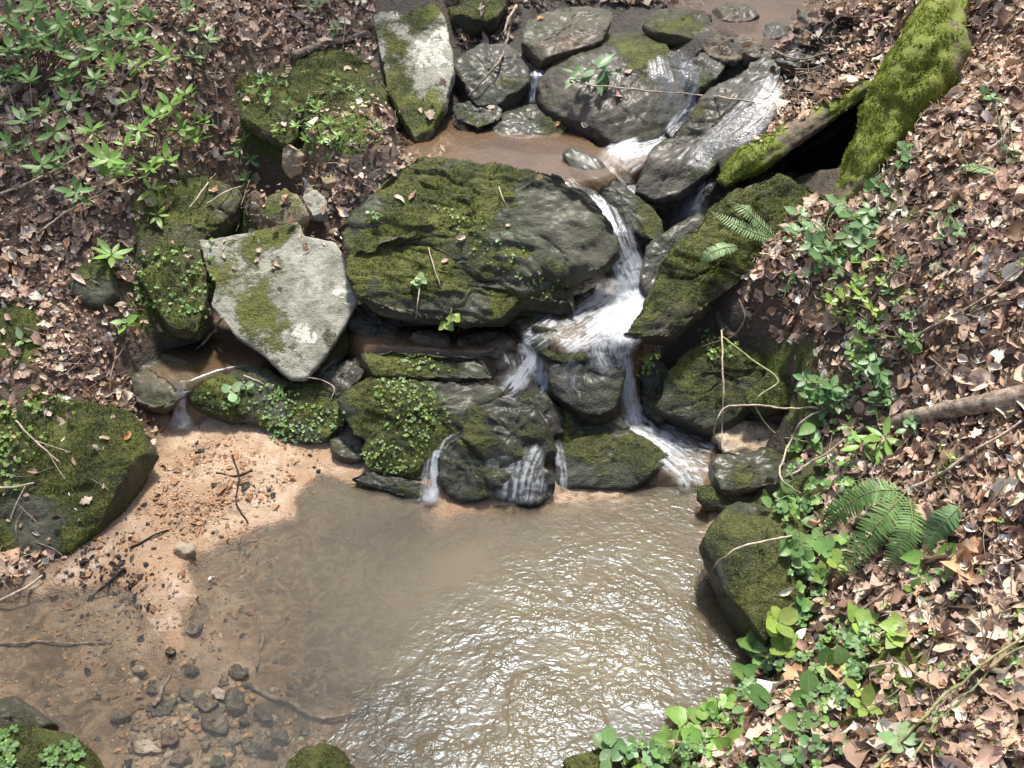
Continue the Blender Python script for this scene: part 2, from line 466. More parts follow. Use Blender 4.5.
tag(g, 'brown forest soil banks and tan sandy creek bed', None, None, 'structure')

# ------------------------------------------------------------------ water sheets
def water_material(name, mud, turb, ripple, rscale, rough=.03):
    N = NT(name)
    P = N.pos()
    dep = N.attr('depth')
    mp = N.n('Mapping', {'Vector': P, 'Rotation': (0, 0, .5), 'Scale': (1.0, 1.3, 1)}).outputs[0]
    a = N.noise(rscale, 1, .5, vec=mp, dist=.9); b = N.noise(rscale*2.2, 1, .5, vec=mp, dist=.6); c = N.noise(5, 2)
    rp = N.attr('ripple')
    h = N.math('ADD', N.math('MULTIPLY', a, .0052*ripple), N.math('MULTIPLY', b, .0009*ripple))
    calm = N.sstep(N.noise(5.5, 3, .6, dist=1.0), .38, .6, .35, 1.15)
    h = N.math('MULTIPLY', h, N.math('MULTIPLY', rp, calm))
    h = N.math('ADD', h, N.math('MULTIPLY', c, .002))
    nr = N.bump(h, 1.0)
    f = N.math('MULTIPLY', dep, N.math('MULTIPLY', N.attr('turb'), N.sstep(N.noise(3.5, 4, .6), .3, .7, turb*.75, turb)), clamp=True)
    murk = N.n('BsdfDiffuse', {'Color': N.mix(N.noise(4, 3), mud, tuple(m*.8 for m in mud))})
    under = N.n('MixShader', {0: f, 1: N.n('BsdfTransparent', {'Color': (.93, .93, .9)}).outputs[0], 2: murk.outputs[0]})
    gl = N.n('BsdfGlossy', {'Color': (.70, .86, 1), 'Roughness': rough, 'Normal': nr})  # blue of the sky sheen is put into the gloss colour
    fr = N.n('Fresnel', {'IOR': 1.40, 'Normal': nr})
    return N.surf(N.n('MixShader', {0: fr.outputs[0], 1: under.outputs[0], 2: gl.outputs[0]}))
W_POOL = water_material('muddy_pool_water', (.150, .118, .066), 1.0, 1.1, 38, .27)
W_CLEAR = water_material('shallow_stream_water', (.42, .255, .13), .38, .8, 30, .26)

def sheet(name, poly, z, step, mat, rip, label, grow=.05):
    xs = [p[0] for p in poly]; ys = [p[1] for p in poly]
    gx = np.arange(min(xs)-grow, max(xs)+grow+step, step); gy = np.arange(min(ys)-grow, max(ys)+grow+step, step)
    X, Y = np.meshgrid(gx, gy, indexing='ij'); x = X.ravel(); y = Y.ravel()
    d = sdist(x, y, poly)
    depth = 1-np.exp(-np.clip(z-hz(x, y), 0, 1)/.035)
    px, py = proj(np.stack([x, y, x*0+z], -1))
    ripv = rip(px, py)
    zz = z+.0015*ripv*fbm(np.stack([x, y, x*0], -1), 16, 2, 51)
    under_ = np.minimum(z, hz(x, y)-.006)
    zz = zz+(under_-zz)*smooth(.0, -grow*.9, d)
    Q = grid_quads(len(gx), len(gy)); keep = (d[Q] > -grow).all(1); Q = Q[keep]
    used = np.unique(Q); mp = -np.ones(len(x), int); mp[used] = np.arange(len(used))
    V = np.stack([x, y, zz], -1)[used]
    o = link(name, new_mesh(name, V, mp[Q], attrs={'depth': depth[used], 'ripple': ripv[used], 'turb': (.22+.73*smooth(150, 430, px+.35*(640-py)))[used]}, mats=[mat]))
    return tag(o, label, None, None, 'structure')

def rip_pool(px, py):
    # rough where the cascade stirs the pool, calm by the sand bank
    s = (px-330)*.62+(py-590)*.70
    r = smooth(50, 170, s)
    top = 1-smooth(520, 600, py+.12*(700-px))
    return np.clip(.06+r*(1-.6*top), 0, 1.1)
sheet('water', POOL, 0.0, .02, W_POOL, rip_pool, 'muddy tan pool at the foot of the cascade')
one = lambda px, py: px*0+.45
sheet('water', WP[0][0], .665, .015, W_CLEAR, one, 'small tan pool behind the big mossy slab')
sheet('water', WP[1][0], .895, .015, W_CLEAR, one, 'brown shallow stream at the top of the photo')
sheet('water', WP[2][0], .265, .015, W_CLEAR, lambda a, b: a*0+.3, 'dark sliver of water under the front of the big mossy slab')
sheet('water', WP[3][0], .345, .015, W_CLEAR, lambda a, b: a*0+1, 'churning basin below the upper waterfall')
sheet('water', WP[4][0], .2, .015, W_CLEAR, lambda a, b: a*0+.3, 'thin brown water on the ledge left of the tilted stone')
sheet('water', WP[5][0], .05, .015, W_CLEAR, lambda a, b: a*0+1, 'fast shallow water at the foot of the lower waterfall')
# ------------------------------------------------------------------ rocks
M_DRY = rock_material('lichened_grey_stone', (.24, .24, .185), (.43, .42, .35), 0, .45, .22)
M_WET = rock_material('wet_dark_stone', (.026, .025, .018), (.075, .068, .048), .7, .3)
M_BOULD = rock_material('wet_brown_stone', (.05, .042, .03), (.12, .10, .075), .5, .45, .4)
M_SLATE = rock_material('mossy_slate', (.045, .047, .030), (.125, .120, .082), .3, .4)
M_BROWN = rock_material('brown_stone', (.065, .05, .032), (.17, .125, .08), .4, .5)
M_TAN = rock_material('tan_stone', (.32, .23, .14), (.55, .46, .34), 0, .5)
M_MUD = rock_material('silted_stone', (.13, .10, .065), (.26, .20, .13), .3, .4)

def blade_material(name, c1, c2):
    N = NT(name)
    c = N.attr('tint', 'Color')
    p = N.n('BsdfPrincipled', {'Base Color': c, 'Roughness': .8, 'Specular IOR Level': .2})
    t = N.n('BsdfTranslucent', {'Color': c})
    return N.surf(N.n('MixShader', {0: .3, 1: p.outputs[0], 2: t.outputs[0]}))
M_MOSS = blade_material('moss_blades', 0, 0)

ROCKS = []        # (V, Q) of every rock, for resting things on them
def moss_mesh(P, Nn, size, dark=(.04, .058, .015), lite=(.235, .275, .055)):
    """short upright moss shoots, three little leaves each, standing on points P"""
    n = len(P); mb_V = []; T = []
    tint0 = RS.rand(n)[:, None]
    cl = np.clip(fbm(P, 20, 3, 77)*.5+.5, 0, 1)[:, None]
    tint = np.array(dark)+(np.array(lite)-np.array(dark))*np.clip(.65*cl+.35*tint0, 0, 1)
    allV = []; allC = []
    for k in range(3):
        d = RS.normal(size=(n, 3))*.75+Nn*1.0
        d /= np.linalg.norm(d, axis=1)[:, None]
        s = np.cross(d, RS.normal(size=(n, 3))); s /= np.linalg.norm(s, axis=1)[:, None]+1e-9
        L = (size*RS.uniform(.5, 1.3, n))[:, None]
        w = L*.22
        b = P-Nn*.001+RS.normal(size=(n, 3))*.0015
        allV.append(np.stack([b-s*w, b+s*w, b+d*L], 1).reshape(-1, 3)); allC.append(np.repeat(tint, 3, 0))
    V = np.concatenate(allV); C = np.concatenate(allC)
    return V, np.arange(len(V)).reshape(-1, 3), C

def vnormals(V, Q):
    a, b, c, d = (V[Q[:, i]] for i in range(4))
    fn = np.cross(c-a, d-b)
    N = np.zeros_like(V)
    for i in range(4): np.add.at(N, Q[:, i], fn)
    return N/(np.linalg.norm(N, axis=1)[:, None]+1e-12), np.linalg.norm(fn, axis=1)*.5

def rock(name, label, pts, ref, gy=.0022, gx=0.0, H=.15, bulge=.02, pw=2.4, mat=None, moss=.3, mossn=.5, patches=(), lichen=-.5, lpatch=(), wet=0.0,
         rough=1.0, flare=.02, down=.5, seed=0, tuft=1.0, strata=0.0, curve=.6, tilt_top=None, group=None, cat='rock', step=.009, facets=5, ledge=0.0):
    """a solid stone: its upper rim follows the outline (rim height given by ref and the two slopes), the top is domed, the sides go down H"""
    P2 = np.array([(p[0], p[1]) for p in pts], float)
    cen_ = P2.mean(0); P2 = cen_+(P2-cen_)*(1+.025*min(facets, 4)*.6)
    sharp = P2
    L = np.linalg.norm(np.roll(sharp, -1, 0)-sharp, axis=1); cum = np.concatenate([[0], np.cumsum(L)])
    t0 = np.linspace(0, cum[-1], 400, endpoint=False)
    ix = np.clip(np.searchsorted(cum, t0, 'right')-1, 0, len(sharp)-1); f = ((t0-cum[ix])/L[ix])[:, None]
    lin = sharp[ix]*(1-f)+sharp[(ix+1) % len(sharp)]*f
    cat_ = None
    m = len(sharp); tt = ix+f[:, 0]
    a, b, c, d = (sharp[(ix+k) % m] for k in (-1, 0, 1, 2))
    cat_ = .5*(2*b+(c-a)*f+(2*a-5*b+4*c-d)*f*f+(3*b-3*c+d-a)*f**3)
    ring = lin*(1-curve)+cat_*curve
    z = ref[2]+gy*(ref[1]-ring[:, 1])+gx*(ring[:, 0]-ref[0])
    R3 = at(ring[:, 0], ring[:, 1], z)
    per = np.linalg.norm(np.roll(R3, -1, 0)-R3, axis=1); cum = np.concatenate([[0], np.cumsum(per)])
    N = int(np.clip(cum[-1]/step, 32, 330))
    t = np.linspace(0, cum[-1], N, endpoint=False)
    R3e = np.vstack([R3, R3[:1]])
    ring3 = np.stack([np.interp(t, cum, R3e[:, k]) for k in range(3)], -1)
    c = ring3.mean(0)
    u, s, vt = np.linalg.svd(ring3-c); n = vt[2]; n = n*(1 if n[2] > 0 else -1)
    rad = np.linalg.norm(ring3-c, axis=1).mean()
    e = -n*(1-down)+np.array([0, .25, -1.0])*down; e /= np.linalg.norm(e)
    R = int(np.clip(rad/step, 8, 60)); S = int(np.clip(H/step, 6, 36)); B = 5
    rows = []
    for r in np.linspace(0.02, 1, R):
        rows.append(c+(ring3-c)*r+n*bulge*(1-r**pw))
    for k in range(1, S+1):
        q = k/S
        sc = 1+flare*math.sin(math.pi*min(1, q*1.3))*1.2-.22*q**2.5
        rows.append(c+(ring3-c)*sc+e*H*q)
    for k in range(1, B+1):
        q = k/B
        rows.append(c+(ring3-c)*.78*(1-q*.98)+e*(H+.1*H*math.sin(q*math.pi/2)))
    A = np.array(rows)                       # rows x N x 3
    nr = len(A)
    V = A.transpose(1, 0, 2).reshape(-1, 3)
    Q = grid_quads(N, nr, wrap_u=True)
    # close both poles
    Nn, _ = vnormals(V, Q)
    if Nn.reshape(N, nr, 3)[:, R//2].mean(0)@n < 0: Q = Q[:, ::-1]; Nn = -Nn
    amp = np.clip(rad, .02, .5)
    rowi = np.tile(np.arange(nr), N)
    side = smooth(R-3, R+3, rowi)
    big = fbm(V, 1.6/amp*.6, 3, seed+1)
    mid = fbm(V, 14, 4, seed+2)
    ter = np.round(big*3)/3
    if ledge:
        lf_ = fbm(V@np.array([[1, .3, 0], [-.3, 1, 0], [0, 0, 1]])*np.array([.8, 2.2, 2.2]), 3.2, 3, seed+13)*2.2
        fr_ = lf_-np.floor(lf_); ldg = np.floor(lf_)+smooth(.78, .97, fr_)
    else: ldg = 0
    d = ledge*ldg+rough*(amp*.05*(big*.6+ter*.5)+.008*mid-.006*np.abs(fbm(V, 24, 3, seed+7))+.003*fbm(V, 60, 3, seed+3))
    d = d-rough*.012*smooth(.0, .05, .05-np.abs(fbm(V*np.array([1, 1, 2.5]), 3.2, 3, seed+9)))*smooth(.08, .25, amp)
    if strata:
        h = (V-c)@n
        lay = (h+.01*fbm(V, 5, 2, seed+4))/strata
        fr = lay-np.floor(lay)
        d = d+side*(-.012*smooth(.8, 1, fr)-.012*(1-smooth(0, .2, fr))+.008*_hash(np.floor(lay).astype(int), np.zeros(len(V), int), np.zeros(len(V), int), seed))
    V = V+Nn*d[:, None]
    # chisel: planes that cut corners off
    rs = np.random.RandomState(seed+500)
    for _ in range(facets):
        dv = rs.normal(size=3); dv = dv-n*(dv@n)*rs.uniform(.6, 1.0); dv /= np.linalg.norm(dv)
        s_ = (V-c)@dv; hq = np.quantile(s_, rs.uniform(.925, .985))
        ex = np.maximum(s_-hq-.004*fbm(V, 18, 3, seed+_+30), 0); V = V-dv*(ex*.88)[:, None]
    Nn, fa = vnormals(V, Q)
    px, py = proj(V)
    mo = np.full(len(V), float(moss)+.1)+mossn*(Nn[:, 2]-.6)+.55*fbm(V, 6, 4, seed+5)
    for a, b, r, k in patches:
        mo = mo+k*np.exp(-((px-a)**2+(py-b)**2)/(r*r))
    li = np.full(len(V), float(lichen))+.35*fbm(V, 11, 3, seed+6)
    for a, b, r, k in lpatch:
        li = li+k*np.exp(-((px-a)**2+(py-b)**2)/(r*r))
    we = np.clip(wet+.3*fbm(V, 6, 3, seed+8)*(wet > 0), 0, 1)
    cap = np.array([[j*nr, ((j+1) % N)*nr] for j in range(N)])
    V2 = np.vstack([V, V[0::nr].mean(0)[None], V[nr-1::nr].mean(0)[None]])
    nV = len(V)
    T = np.array([[cap[j, 0], cap[j, 1], nV] for j in range(N)]+[[cap[j, 1]+nr-1, cap[j, 0]+nr-1, nV+1] for j in range(N)])
    ext = lambda q, i=0: np.concatenate([q, [q[i], q[nr-1]]])
    root = empty(name, (c[0], c[1], min(V[:, 2])))
    tag(root, label, cat, group)
    me = new_mesh('stone', V2, Q, T, True, {'moss': ext(mo), 'lichen': ext(li), 'wet': ext(we)}, [mat or M_SLATE])
    child('stone', me, root)
    ROCKS.append((V, Q))
    # tufts
    if tuft > 0:
        mz = np.clip(mo, 0, 1)[Q].mean(1); ok = (mz > .5) & (Nn[Q].mean(1)@np.array([0, -.62, .78]) > -.05)
        w = fa*ok*smooth(.48, .85, mz)
        n_t = int(w.sum()*26000*tuft)
        if n_t > 40:
            idx = RS.choice(len(Q), n_t, p=w/w.sum()); uv = RS.rand(n_t, 2)
            q = V[Q[idx]]
            Pp = (q[:, 0]*((1-uv[:, :1])*(1-uv[:, 1:]))+q[:, 1]*(uv[:, :1]*(1-uv[:, 1:]))+q[:, 2]*(uv[:, :1]*uv[:, 1:])+q[:, 3]*((1-uv[:, :1])*uv[:, 1:]))
            keep = vnoise(Pp*38, seed+12) > -.35
            Pp = Pp[keep]; Nk = Nn[Q[idx, 0]][keep]
            if len(Pp) > 30:
                mv, mt, mc = moss_mesh(Pp, Nk, .007)
                mo_ = child('moss', new_mesh('moss', mv, None, mt, False, {'tint': mc}, [M_MOSS]), root); mo_['kind'] = 'stuff'
    return root

rock('tilted_slab', 'pale grey lichen-spotted slab propped at a tilt left of centre, pointed at its foot',
     [(199,240),(250,231),(298,221),(304,236),(335,242),(352,268),(358,300),(346,322),(328,352),(306,379),(290,379),(262,352),(236,336),(211,305),(216,286),(206,270)],
     (305,378,.215), gy=.0021, gx=-.0001, H=.085, bulge=.004, pw=8, mat=M_DRY, facets=0, moss=.12, mossn=.1, patches=[(280,290,45,.28),(300,350,30,.28),(245,315,36,.34),(235,262,25,.15),(290,250,20,.1)],
     lichen=-.0, lpatch=[(322,345,22,.5),(213,252,18,.35),(295,330,20,.3),(350,290,16,.35),(280,300,16,.2),(265,235,30,.12),(300,270,40,-.1),(250,300,30,-.15)], rough=.32, flare=0, down=.25, seed=3, tuft=.1, curve=.05)
rock('slab_fragment', 'grey-green stone wedged under the right edge of the tilted pale slab',
     [(330,275),(352,285),(361,305),(362,330),(345,348),(322,368),(308,380),(300,372),(330,340)], (340,345,.21), gy=.0016, H=.08, bulge=.01, mat=M_DRY, moss=.42, lichen=-.4, seed=14, tuft=.3, curve=.2, rough=.6)
rock('standing_stone', 'tall pale lichened stone with mossy pointed foot at the top left of the creek',
     [(376,-60),(440,-60),(436,0),(447,28),(452,70),(444,100),(430,126),(414,134),(402,112),(390,92),(383,62),(374,20)],
     (415,132,.70), gy=.0021, H=.12, bulge=.012, pw=4, mat=M_DRY, moss=.12, mossn=0, patches=[(412,115,34,.75),(400,80,24,.35),(405,30,20,.3)], lichen=-.12,
     lpatch=[(440,60,26,.55),(430,15,34,.3),(395,55,22,.35),(385,5,18,.4)], rough=.6, down=.2, facets=2, seed=5, tuft=.35, curve=.3)
rock('boulder', 'big rounded wet brown boulder with water sliding down its right side',
     [(548,100),(541,78),(548,55),(572,42),(612,36),(652,37),(674,48),(688,66),(692,92),(682,112),(660,133),(640,145),(612,146),(588,142),(568,128),(556,115)],
     (615,144,.66), gy=.0019, H=.16, bulge=.065, pw=2.8, mat=M_BOULD, moss=-.12, patches=[(640,50,30,.25)], wet=.5, seed=7, tuft=.1, down=.7, rough=.75)
rock('sloping_slab', 'long dark slab sloping to the lower left with a film of water over it',
     [(626,180),(640,160),(664,140),(690,114),(718,86),(748,66),(768,60),(783,68),(787,92),(776,113),(745,140),(715,165),(688,187),(662,195),(640,191)],
     (640,190,.625), gy=.0021, H=.09, bulge=.02, pw=3, mat=M_BOULD, moss=-.05, patches=[(700,110,22,.5),(740,80,25,.3)], wet=.8, facets=2, ledge=.008, seed=9, tuft=.3, down=.6, rough=.6)
rock('water_split_stone', 'small dark elongated stone splitting the flow above the upper waterfall',
     [(566,156),(576,150),(592,152),(608,166),(625,184),(642,200),(662,212),(668,230),(658,246),(638,240),(612,210),(586,182),(570,168)],
     (630,215,.565), gy=.0020, H=.14, bulge=.022, pw=2.6, mat=M_WET, moss=.15, patches=[(650,225,18,.3)], wet=.9, seed=15, tuft=.2, down=.8, rough=.7)
rock('mossy_slab', 'large moss-covered slab filling the centre left of the cascade',
     [(336,192),(352,170),(380,158),(420,157),(470,165),(520,172),(570,172),(600,186),(613,216),(613,250),(600,268),(556,272),(540,266),(515,282),(492,283),(460,262),(420,240),(380,250),(352,262),(345,235)],
     (480,270,.495), gy=.00195, gx=.0001, H=.11, bulge=.012, pw=6, ledge=.013, mat=M_SLATE, moss=.30, patches=[(560,200,30,-.3),(600,220,28,-.35),(510,230,40,-.15),(430,215,60,.25),(400,170,50,.1),(480,190,30,.2),(570,245,26,-.25)],
     wet=.25, facets=2, seed=21, tuft=.8, down=.75, rough=.7, strata=.045, curve=.35)
rock('lower_mossy_layer', 'lower layer of mossy slate jutting out under the front of the large mossy slab',
     [(346,255),(385,245),(430,248),(470,270),(495,288),(520,292),(545,286),(590,272),(606,282),(600,300),(560,304),(520,300),(500,318),(470,322),(420,316),(380,306),(356,292)],
     (450,300,.425), gy=.0019, H=.12, bulge=.006, pw=6, ledge=.010, mat=M_SLATE, moss=.32, patches=[(400,270,40,.2),(560,285,30,.12),(470,300,30,-.1),(370,280,20,-.3)], wet=.4, facets=2, seed=23, tuft=.7, down=.8, rough=.8, strata=.04, curve=.3)
rock('slate_ledge', 'thin dark slate ledge beside the foam under the right end of the large mossy slab',
     [(500,305),(540,300),(580,290),(604,284),(606,298),(585,315),(552,330),(520,334),(500,325)], (550,325,.31), gy=.0018, H=.07, bulge=.005, mat=M_WET, moss=.2, wet=.7, ledge=.008, seed=24, tuft=.4, curve=.3)
rock('mossy_bank_slab', 'long mossy slab slanting down to the main waterfall from the right bank',
     [(631,325),(650,296),(660,266),(688,236),(716,206),(745,186),(790,172),(835,168),(852,180),(846,200),(800,232),(760,268),(730,290),(690,320),(660,346),(636,362),(630,345)],
     (640,350,.35), gy=.00215, H=.10, bulge=.02, pw=3, mat=M_BROWN, moss=.62, mossn=.6, patches=[(720,300,26,-.2),(810,190,40,-.35)], wet=.25, facets=2, ledge=.008, seed=27, tuft=1.0, down=.6, rough=.85, curve=.3)
rock('shaded_rock', 'dark mossy rock in shade beneath the slanting mossy slab',
     [(662,405),(672,370),(692,345),(730,325),(772,318),(790,335),(775,365),(760,395),(745,425),(715,436),(685,432),(665,422)], (720,430,.13), gy=.0019, H=.13, bulge=.035, mat=M_WET, moss=.5, patches=[(700,395,30,.2),(745,350,30,.2)], wet=.3, ledge=.008, seed=29, tuft=.6)
rock('mossy_wedge', 'small mossy wedge stone against the right bank below the leaf litter',
     [(744,396),(765,372),(795,357),(828,348),(846,360),(838,384),(805,400),(772,407),(750,406)], (790,400,.22), gy=.0019, H=.09, bulge=.02, mat=M_SLATE, moss=.65, seed=31, tuft=.9)
rock('brown_stone', 'flat pinkish brown stone between the slanting mossy slab and the litter',
     [(712,318),(730,296),(752,292),(770,302),(778,322),(760,335),(732,336)], (745,330,.34), gy=.002, H=.09, bulge=.015, mat=M_BROWN, moss=.1, seed=33, tuft=.2)
rock('cascade_block', 'square wet block beside the narrow fall with water over its right edge',
     [(548,352),(562,344),(600,342),(622,352),(626,384),(620,404),(600,414),(574,407),(553,388)], (590,405,.20), gy=.0016, H=.16, bulge=.018, pw=4, mat=M_WET, moss=.0, wet=.8, ledge=.008, seed=35, tuft=.15, rough=.7, down=.8)
rock('round_wet_rock', 'rounded dark mossy rock at the pool edge under the cascade',
     [(560,458),(575,440),(600,432),(632,432),(656,444),(672,464),(664,480),(630,488),(585,491),(562,480)], (610,486,.02), gy=.0016, H=.10, bulge=.02, pw=5, mat=M_WET, moss=.25, wet=.5, seed=37, tuft=.45, rough=.8)
rock('cascade_rock', 'jagged dark rock splitting the left branch of the cascade',
     [(470,412),(500,400),(535,405),(556,425),(562,446),(545,462),(515,470),(485,462),(468,440)], (515,465,.09), gy=.002, H=.17, bulge=.006, pw=7, mat=M_WET, moss=.15, wet=.9, ledge=.012, curve=.0, facets=8, seed=39, tuft=.25, rough=1.6)
rock('cascade_rock', 'dark mossy rock between the two small falls at the pool edge',
     [(444,452),(460,440),(484,444),(500,462),(498,488),(480,500),(456,498),(444,480)], (470,498,.02), gy=.0022, H=.12, bulge=.006, pw=7, mat=M_WET, moss=.3, wet=.8, ledge=.012, curve=.0, facets=8, seed=41, tuft=.4, rough=1.5)
rock('cascade_rock', 'low flat wet rock dripping into the pool below the jagged cascade rock',
     [(484,478),(505,465),(545,462),(562,478),(558,496),(530,505),(500,505),(484,496)], (520,503,.015), gy=.0022, H=.08, bulge=.006, pw=7, mat=M_WET, moss=.1, wet=.9, ledge=.012, curve=.0, facets=8, seed=43, tuft=.1, rough=1.4)
rock('mossy_ledge', 'flat mossy ledge stone with a brown gap beneath it under the big slab',
     [(356,360),(368,350),(410,348),(460,350),(492,356),(500,368),(488,380),(440,378),(390,376),(360,374)], (430,376,.24), gy=.0016, H=.05, bulge=.008, mat=M_SLATE, moss=.6, patches=[(485,366,20,-.4)], wet=.3, facets=2, ledge=.008, seed=45, tuft=.8, rough=.7, strata=.02)
rock('mossy_step', 'mossy stepped rock with tiny pale plants on it above the pool',
     [(332,402),(340,384),(380,378),(430,381),(480,382),(498,392),(480,410),(460,430),(440,460),(428,478),(400,480),(372,468),(352,458),(366,440),(345,430)], (420,470,.05), gy=.0020, H=.12, bulge=.018, pw=3, mat=M_SLATE, moss=.5, patches=[(470,395,28,-.5),(345,405,22,-.35),(400,420,36,.25)], wet=.4, facets=2, ledge=.008, seed=47, tuft=1.0)
rock('mossy_shelf', 'low mossy shelf below the tilted pale slab with tiny plants at its lip',
     [(190,390),(215,376),(255,368),(290,380),(322,384),(352,402),(357,416),(338,432),(312,440),(282,436),(250,420),(220,416),(196,408)], (280,436,.07), gy=.0019, H=.09, bulge=.018, mat=M_SLATE, moss=.55, facets=2, ledge=.008, seed=49, tuft=1.0, wet=.2)
rock('flat_stone', 'small flat wet stone tucked between the mossy shelf and mossy step', [(330,440),(350,432),(368,438),(374,452),(356,460),(336,456)], (350,458,.045), gy=.001, H=.05, bulge=.004, mat=M_BROWN, moss=.1, wet=.7, seed=50, tuft=0)
rock('ledge_stone', 'brown flat ledge stone above the tiny waterfall on the left',
     [(126,372),(140,356),(165,350),(190,362),(192,380),(183,396),(158,406),(136,400)], (158,402,.165), gy=.0010, H=.08, bulge=.008, mat=M_BROWN, moss=.12, wet=.5, ledge=.008, seed=51, tuft=.2)
rock('mossy_rock', 'large mossy rock with one orange leaf on it at the left pool edge',
     [(-60,470),(-20,430),(30,405),(80,398),(125,402),(152,416),(158,436),(140,466),(112,505),(70,545),(30,558),(-20,556),(-60,540)], (60,552,.035), gy=.00175, H=.14, bulge=.025, pw=3.2, mat=M_SLATE, moss=.85, mossn=.3,
     patches=[(28,510,22,-1.0),(30,545,22,-.9),(5,470,20,-.3),(152,440,12,-.4)], wet=.2, seed=53, tuft=.9, rough=.7)
rock('mossy_rock', 'small mossy stone poking out of the litter at the left edge',
     [(-20,345),(-15,318),(12,304),(38,306),(56,322),(52,338),(30,348),(5,354)], (20,350,.33), gy=.0016, H=.08, bulge=.03, mat=M_SLATE, moss=.6, seed=55, tuft=.9)
rock('grey_stone', 'small dark grey stone standing in leaf litter left of the mossy mound',
     [(70,284),(80,262),(98,257),(112,270),(114,292),(98,305),(80,301)], (90,302,.42), gy=.0020, H=.08, bulge=.02, mat=M_SLATE, moss=.1, patches=[(90,262,14,.4)], seed=57, tuft=.4)
rock('mossy_mound', 'bright mossy boulder under the shrub, left of the tilted pale slab',
     [(122,205),(135,182),(165,172),(212,178),(238,196),(224,220),(204,240),(204,272),(210,305),(196,326),(165,322),(142,300),(124,275),(118,240)], (180,322,.36), gy=.0016, H=.14, bulge=.05, mat=M_BROWN, moss=.62, mossn=.3, seed=59, tuft=1.1, patches=[(190,240,26,-.3)])
rock('mossy_mound', 'low mossy hump with sprouting plants left of the standing stone',
     [(302,62),(325,52),(355,54),(380,66),(386,92),(392,128),(386,146),(350,146),(318,138),(300,118),(292,90)], (345,146,.67), gy=.0020, H=.10, bulge=.03, mat=M_BROWN, moss=.6, seed=61, tuft=.9)
rock('mossy_mound', 'flat moss cushion among seedlings above the tan pebbles',
     [(232,100),(250,84),(280,86),(300,104),(304,128),(285,142),(258,132),(238,120)], (268,138,.69), gy=.0018, H=.07, bulge=.02, mat=M_BROWN, moss=.55, seed=63, tuft=.8)
rock('tan_stone', 'tan and orange angular stone just above the tilted pale slab', [(262,212),(268,196),(286,190),(303,200),(308,216),(290,224),(266,224)], (285,222,.53), gy=.002, H=.06, bulge=.015, mat=M_TAN, moss=.1, seed=65, tuft=0, curve=.2)
rock('tan_stone', 'grey-green stone between the tan stone and mossy slab corner', [(300,196),(314,188),(326,200),(328,216),(312,216)], (314,214,.535), gy=.002, H=.05, bulge=.012, mat=M_DRY, moss=.25, seed=66, tuft=0, curve=.3)
rock('upright_chip', 'white and orange chip of stone standing up above the tan stone', [(283,150),(292,142),(303,152),(306,168),(290,176),(284,170)], (294,175,.60), gy=.0035, H=.03, bulge=.008, mat=M_TAN, moss=0, lichen=.1, lpatch=[(290,152,9,.5)], seed=67, tuft=0, curve=.2)
rock('pebble', 'small tan pebble above the left corner of the mossy slab', [(334,163),(340,156),(350,157),(354,163),(346,168),(336,167)], (344,167,.64), gy=.001, H=.03, bulge=.01, mat=M_TAN, moss=-.2, seed=68, tuft=0, curve=.3, step=.005)
rock('pebble', 'beige pebble left of the small tan pebble', [(318,172),(326,165),(338,170),(340,182),(326,184)], (330,183,.60), gy=.001, H=.04, bulge=.01, mat=M_TAN, moss=-.1, seed=69, tuft=0, curve=.3, step=.005)
rock('flat_rock', 'flat grey-brown rock at the top edge left of the rounded boulder', [(513,52),(520,26),(545,12),(575,6),(602,9),(622,18),(612,34),(590,44),(560,52),(530,60)], (560,55,.865), gy=.0020, H=.08, bulge=.012, mat=M_BROWN, moss=0, wet=.3, seed=71, tuft=0, rough=.7, curve=.3)
rock('flat_rock', 'low flat rock at the top edge above the rounded boulder', [(646,24),(660,10),(690,6),(716,14),(712,30),(690,38),(664,36)], (680,36,.90), gy=.0014, H=.06, bulge=.012, mat=M_BROWN, moss=.12, wet=.3, seed=73, tuft=0, rough=.7, curve=.3)
rock('dark_rock', 'dark shaded rock between the standing stone and small upper fall', [(452,62),(470,46),(505,44),(525,58),(528,85),(510,102),(478,104),(456,92)], (490,104,.73), gy=.0022, H=.09, bulge=.02, mat=M_WET, moss=-.2, wet=.2, seed=75, tuft=0)
rock('wet_stone', 'low dark stone at the foot of the small upper fall', [(482,124),(500,110),(535,104),(565,110),(580,126),(560,136),(520,138),(490,134)], (530,137,.66), gy=.0012, H=.06, bulge=.022, mat=M_WET, moss=.1, wet=.9, seed=77, tuft=0)
rock('mossy_rock', 'mossy rock in deep shade at the top edge right of the standing stone', [(446,10),(455,-15),(490,-25),(505,-5),(500,14),(475,20),(455,22)], (475,20,.93), gy=.0015, H=.12, bulge=.03, mat=M_WET, moss=.6, seed=79, tuft=.7)
rock('pool_boulder', 'dark mossy boulder standing in the pool under the right bank',
     [(703,515),(720,500),(745,497),(775,503),(800,525),(806,565),(800,605),(780,636),(760,642),(738,612),(722,580),(706,548)], (740,636,.10), gy=.0010, H=.16, bulge=.05, mat=M_WET, moss=.42, wet=.4, seed=81, tuft=.4, rough=.8, down=.8)
rock('wet_slab', 'small dark wet slab above the boulder at the right of the pool', [(702,466),(725,456),(760,452),(792,456),(796,470),(765,484),(730,490),(706,484)], (745,488,.10), gy=.0008, H=.06, bulge=.01, mat=M_WET, moss=.1, wet=.9, seed=83, tuft=0)
rock('dark_rock', 'dark rock in the corner under the right bank beside the vine', [(770,470),(800,455),(825,470),(822,510),(800,530),(778,505)], (800,515,.16), gy=.0018, H=.14, bulge=.03, mat=M_WET, moss=.35, seed=84, tuft=.5)
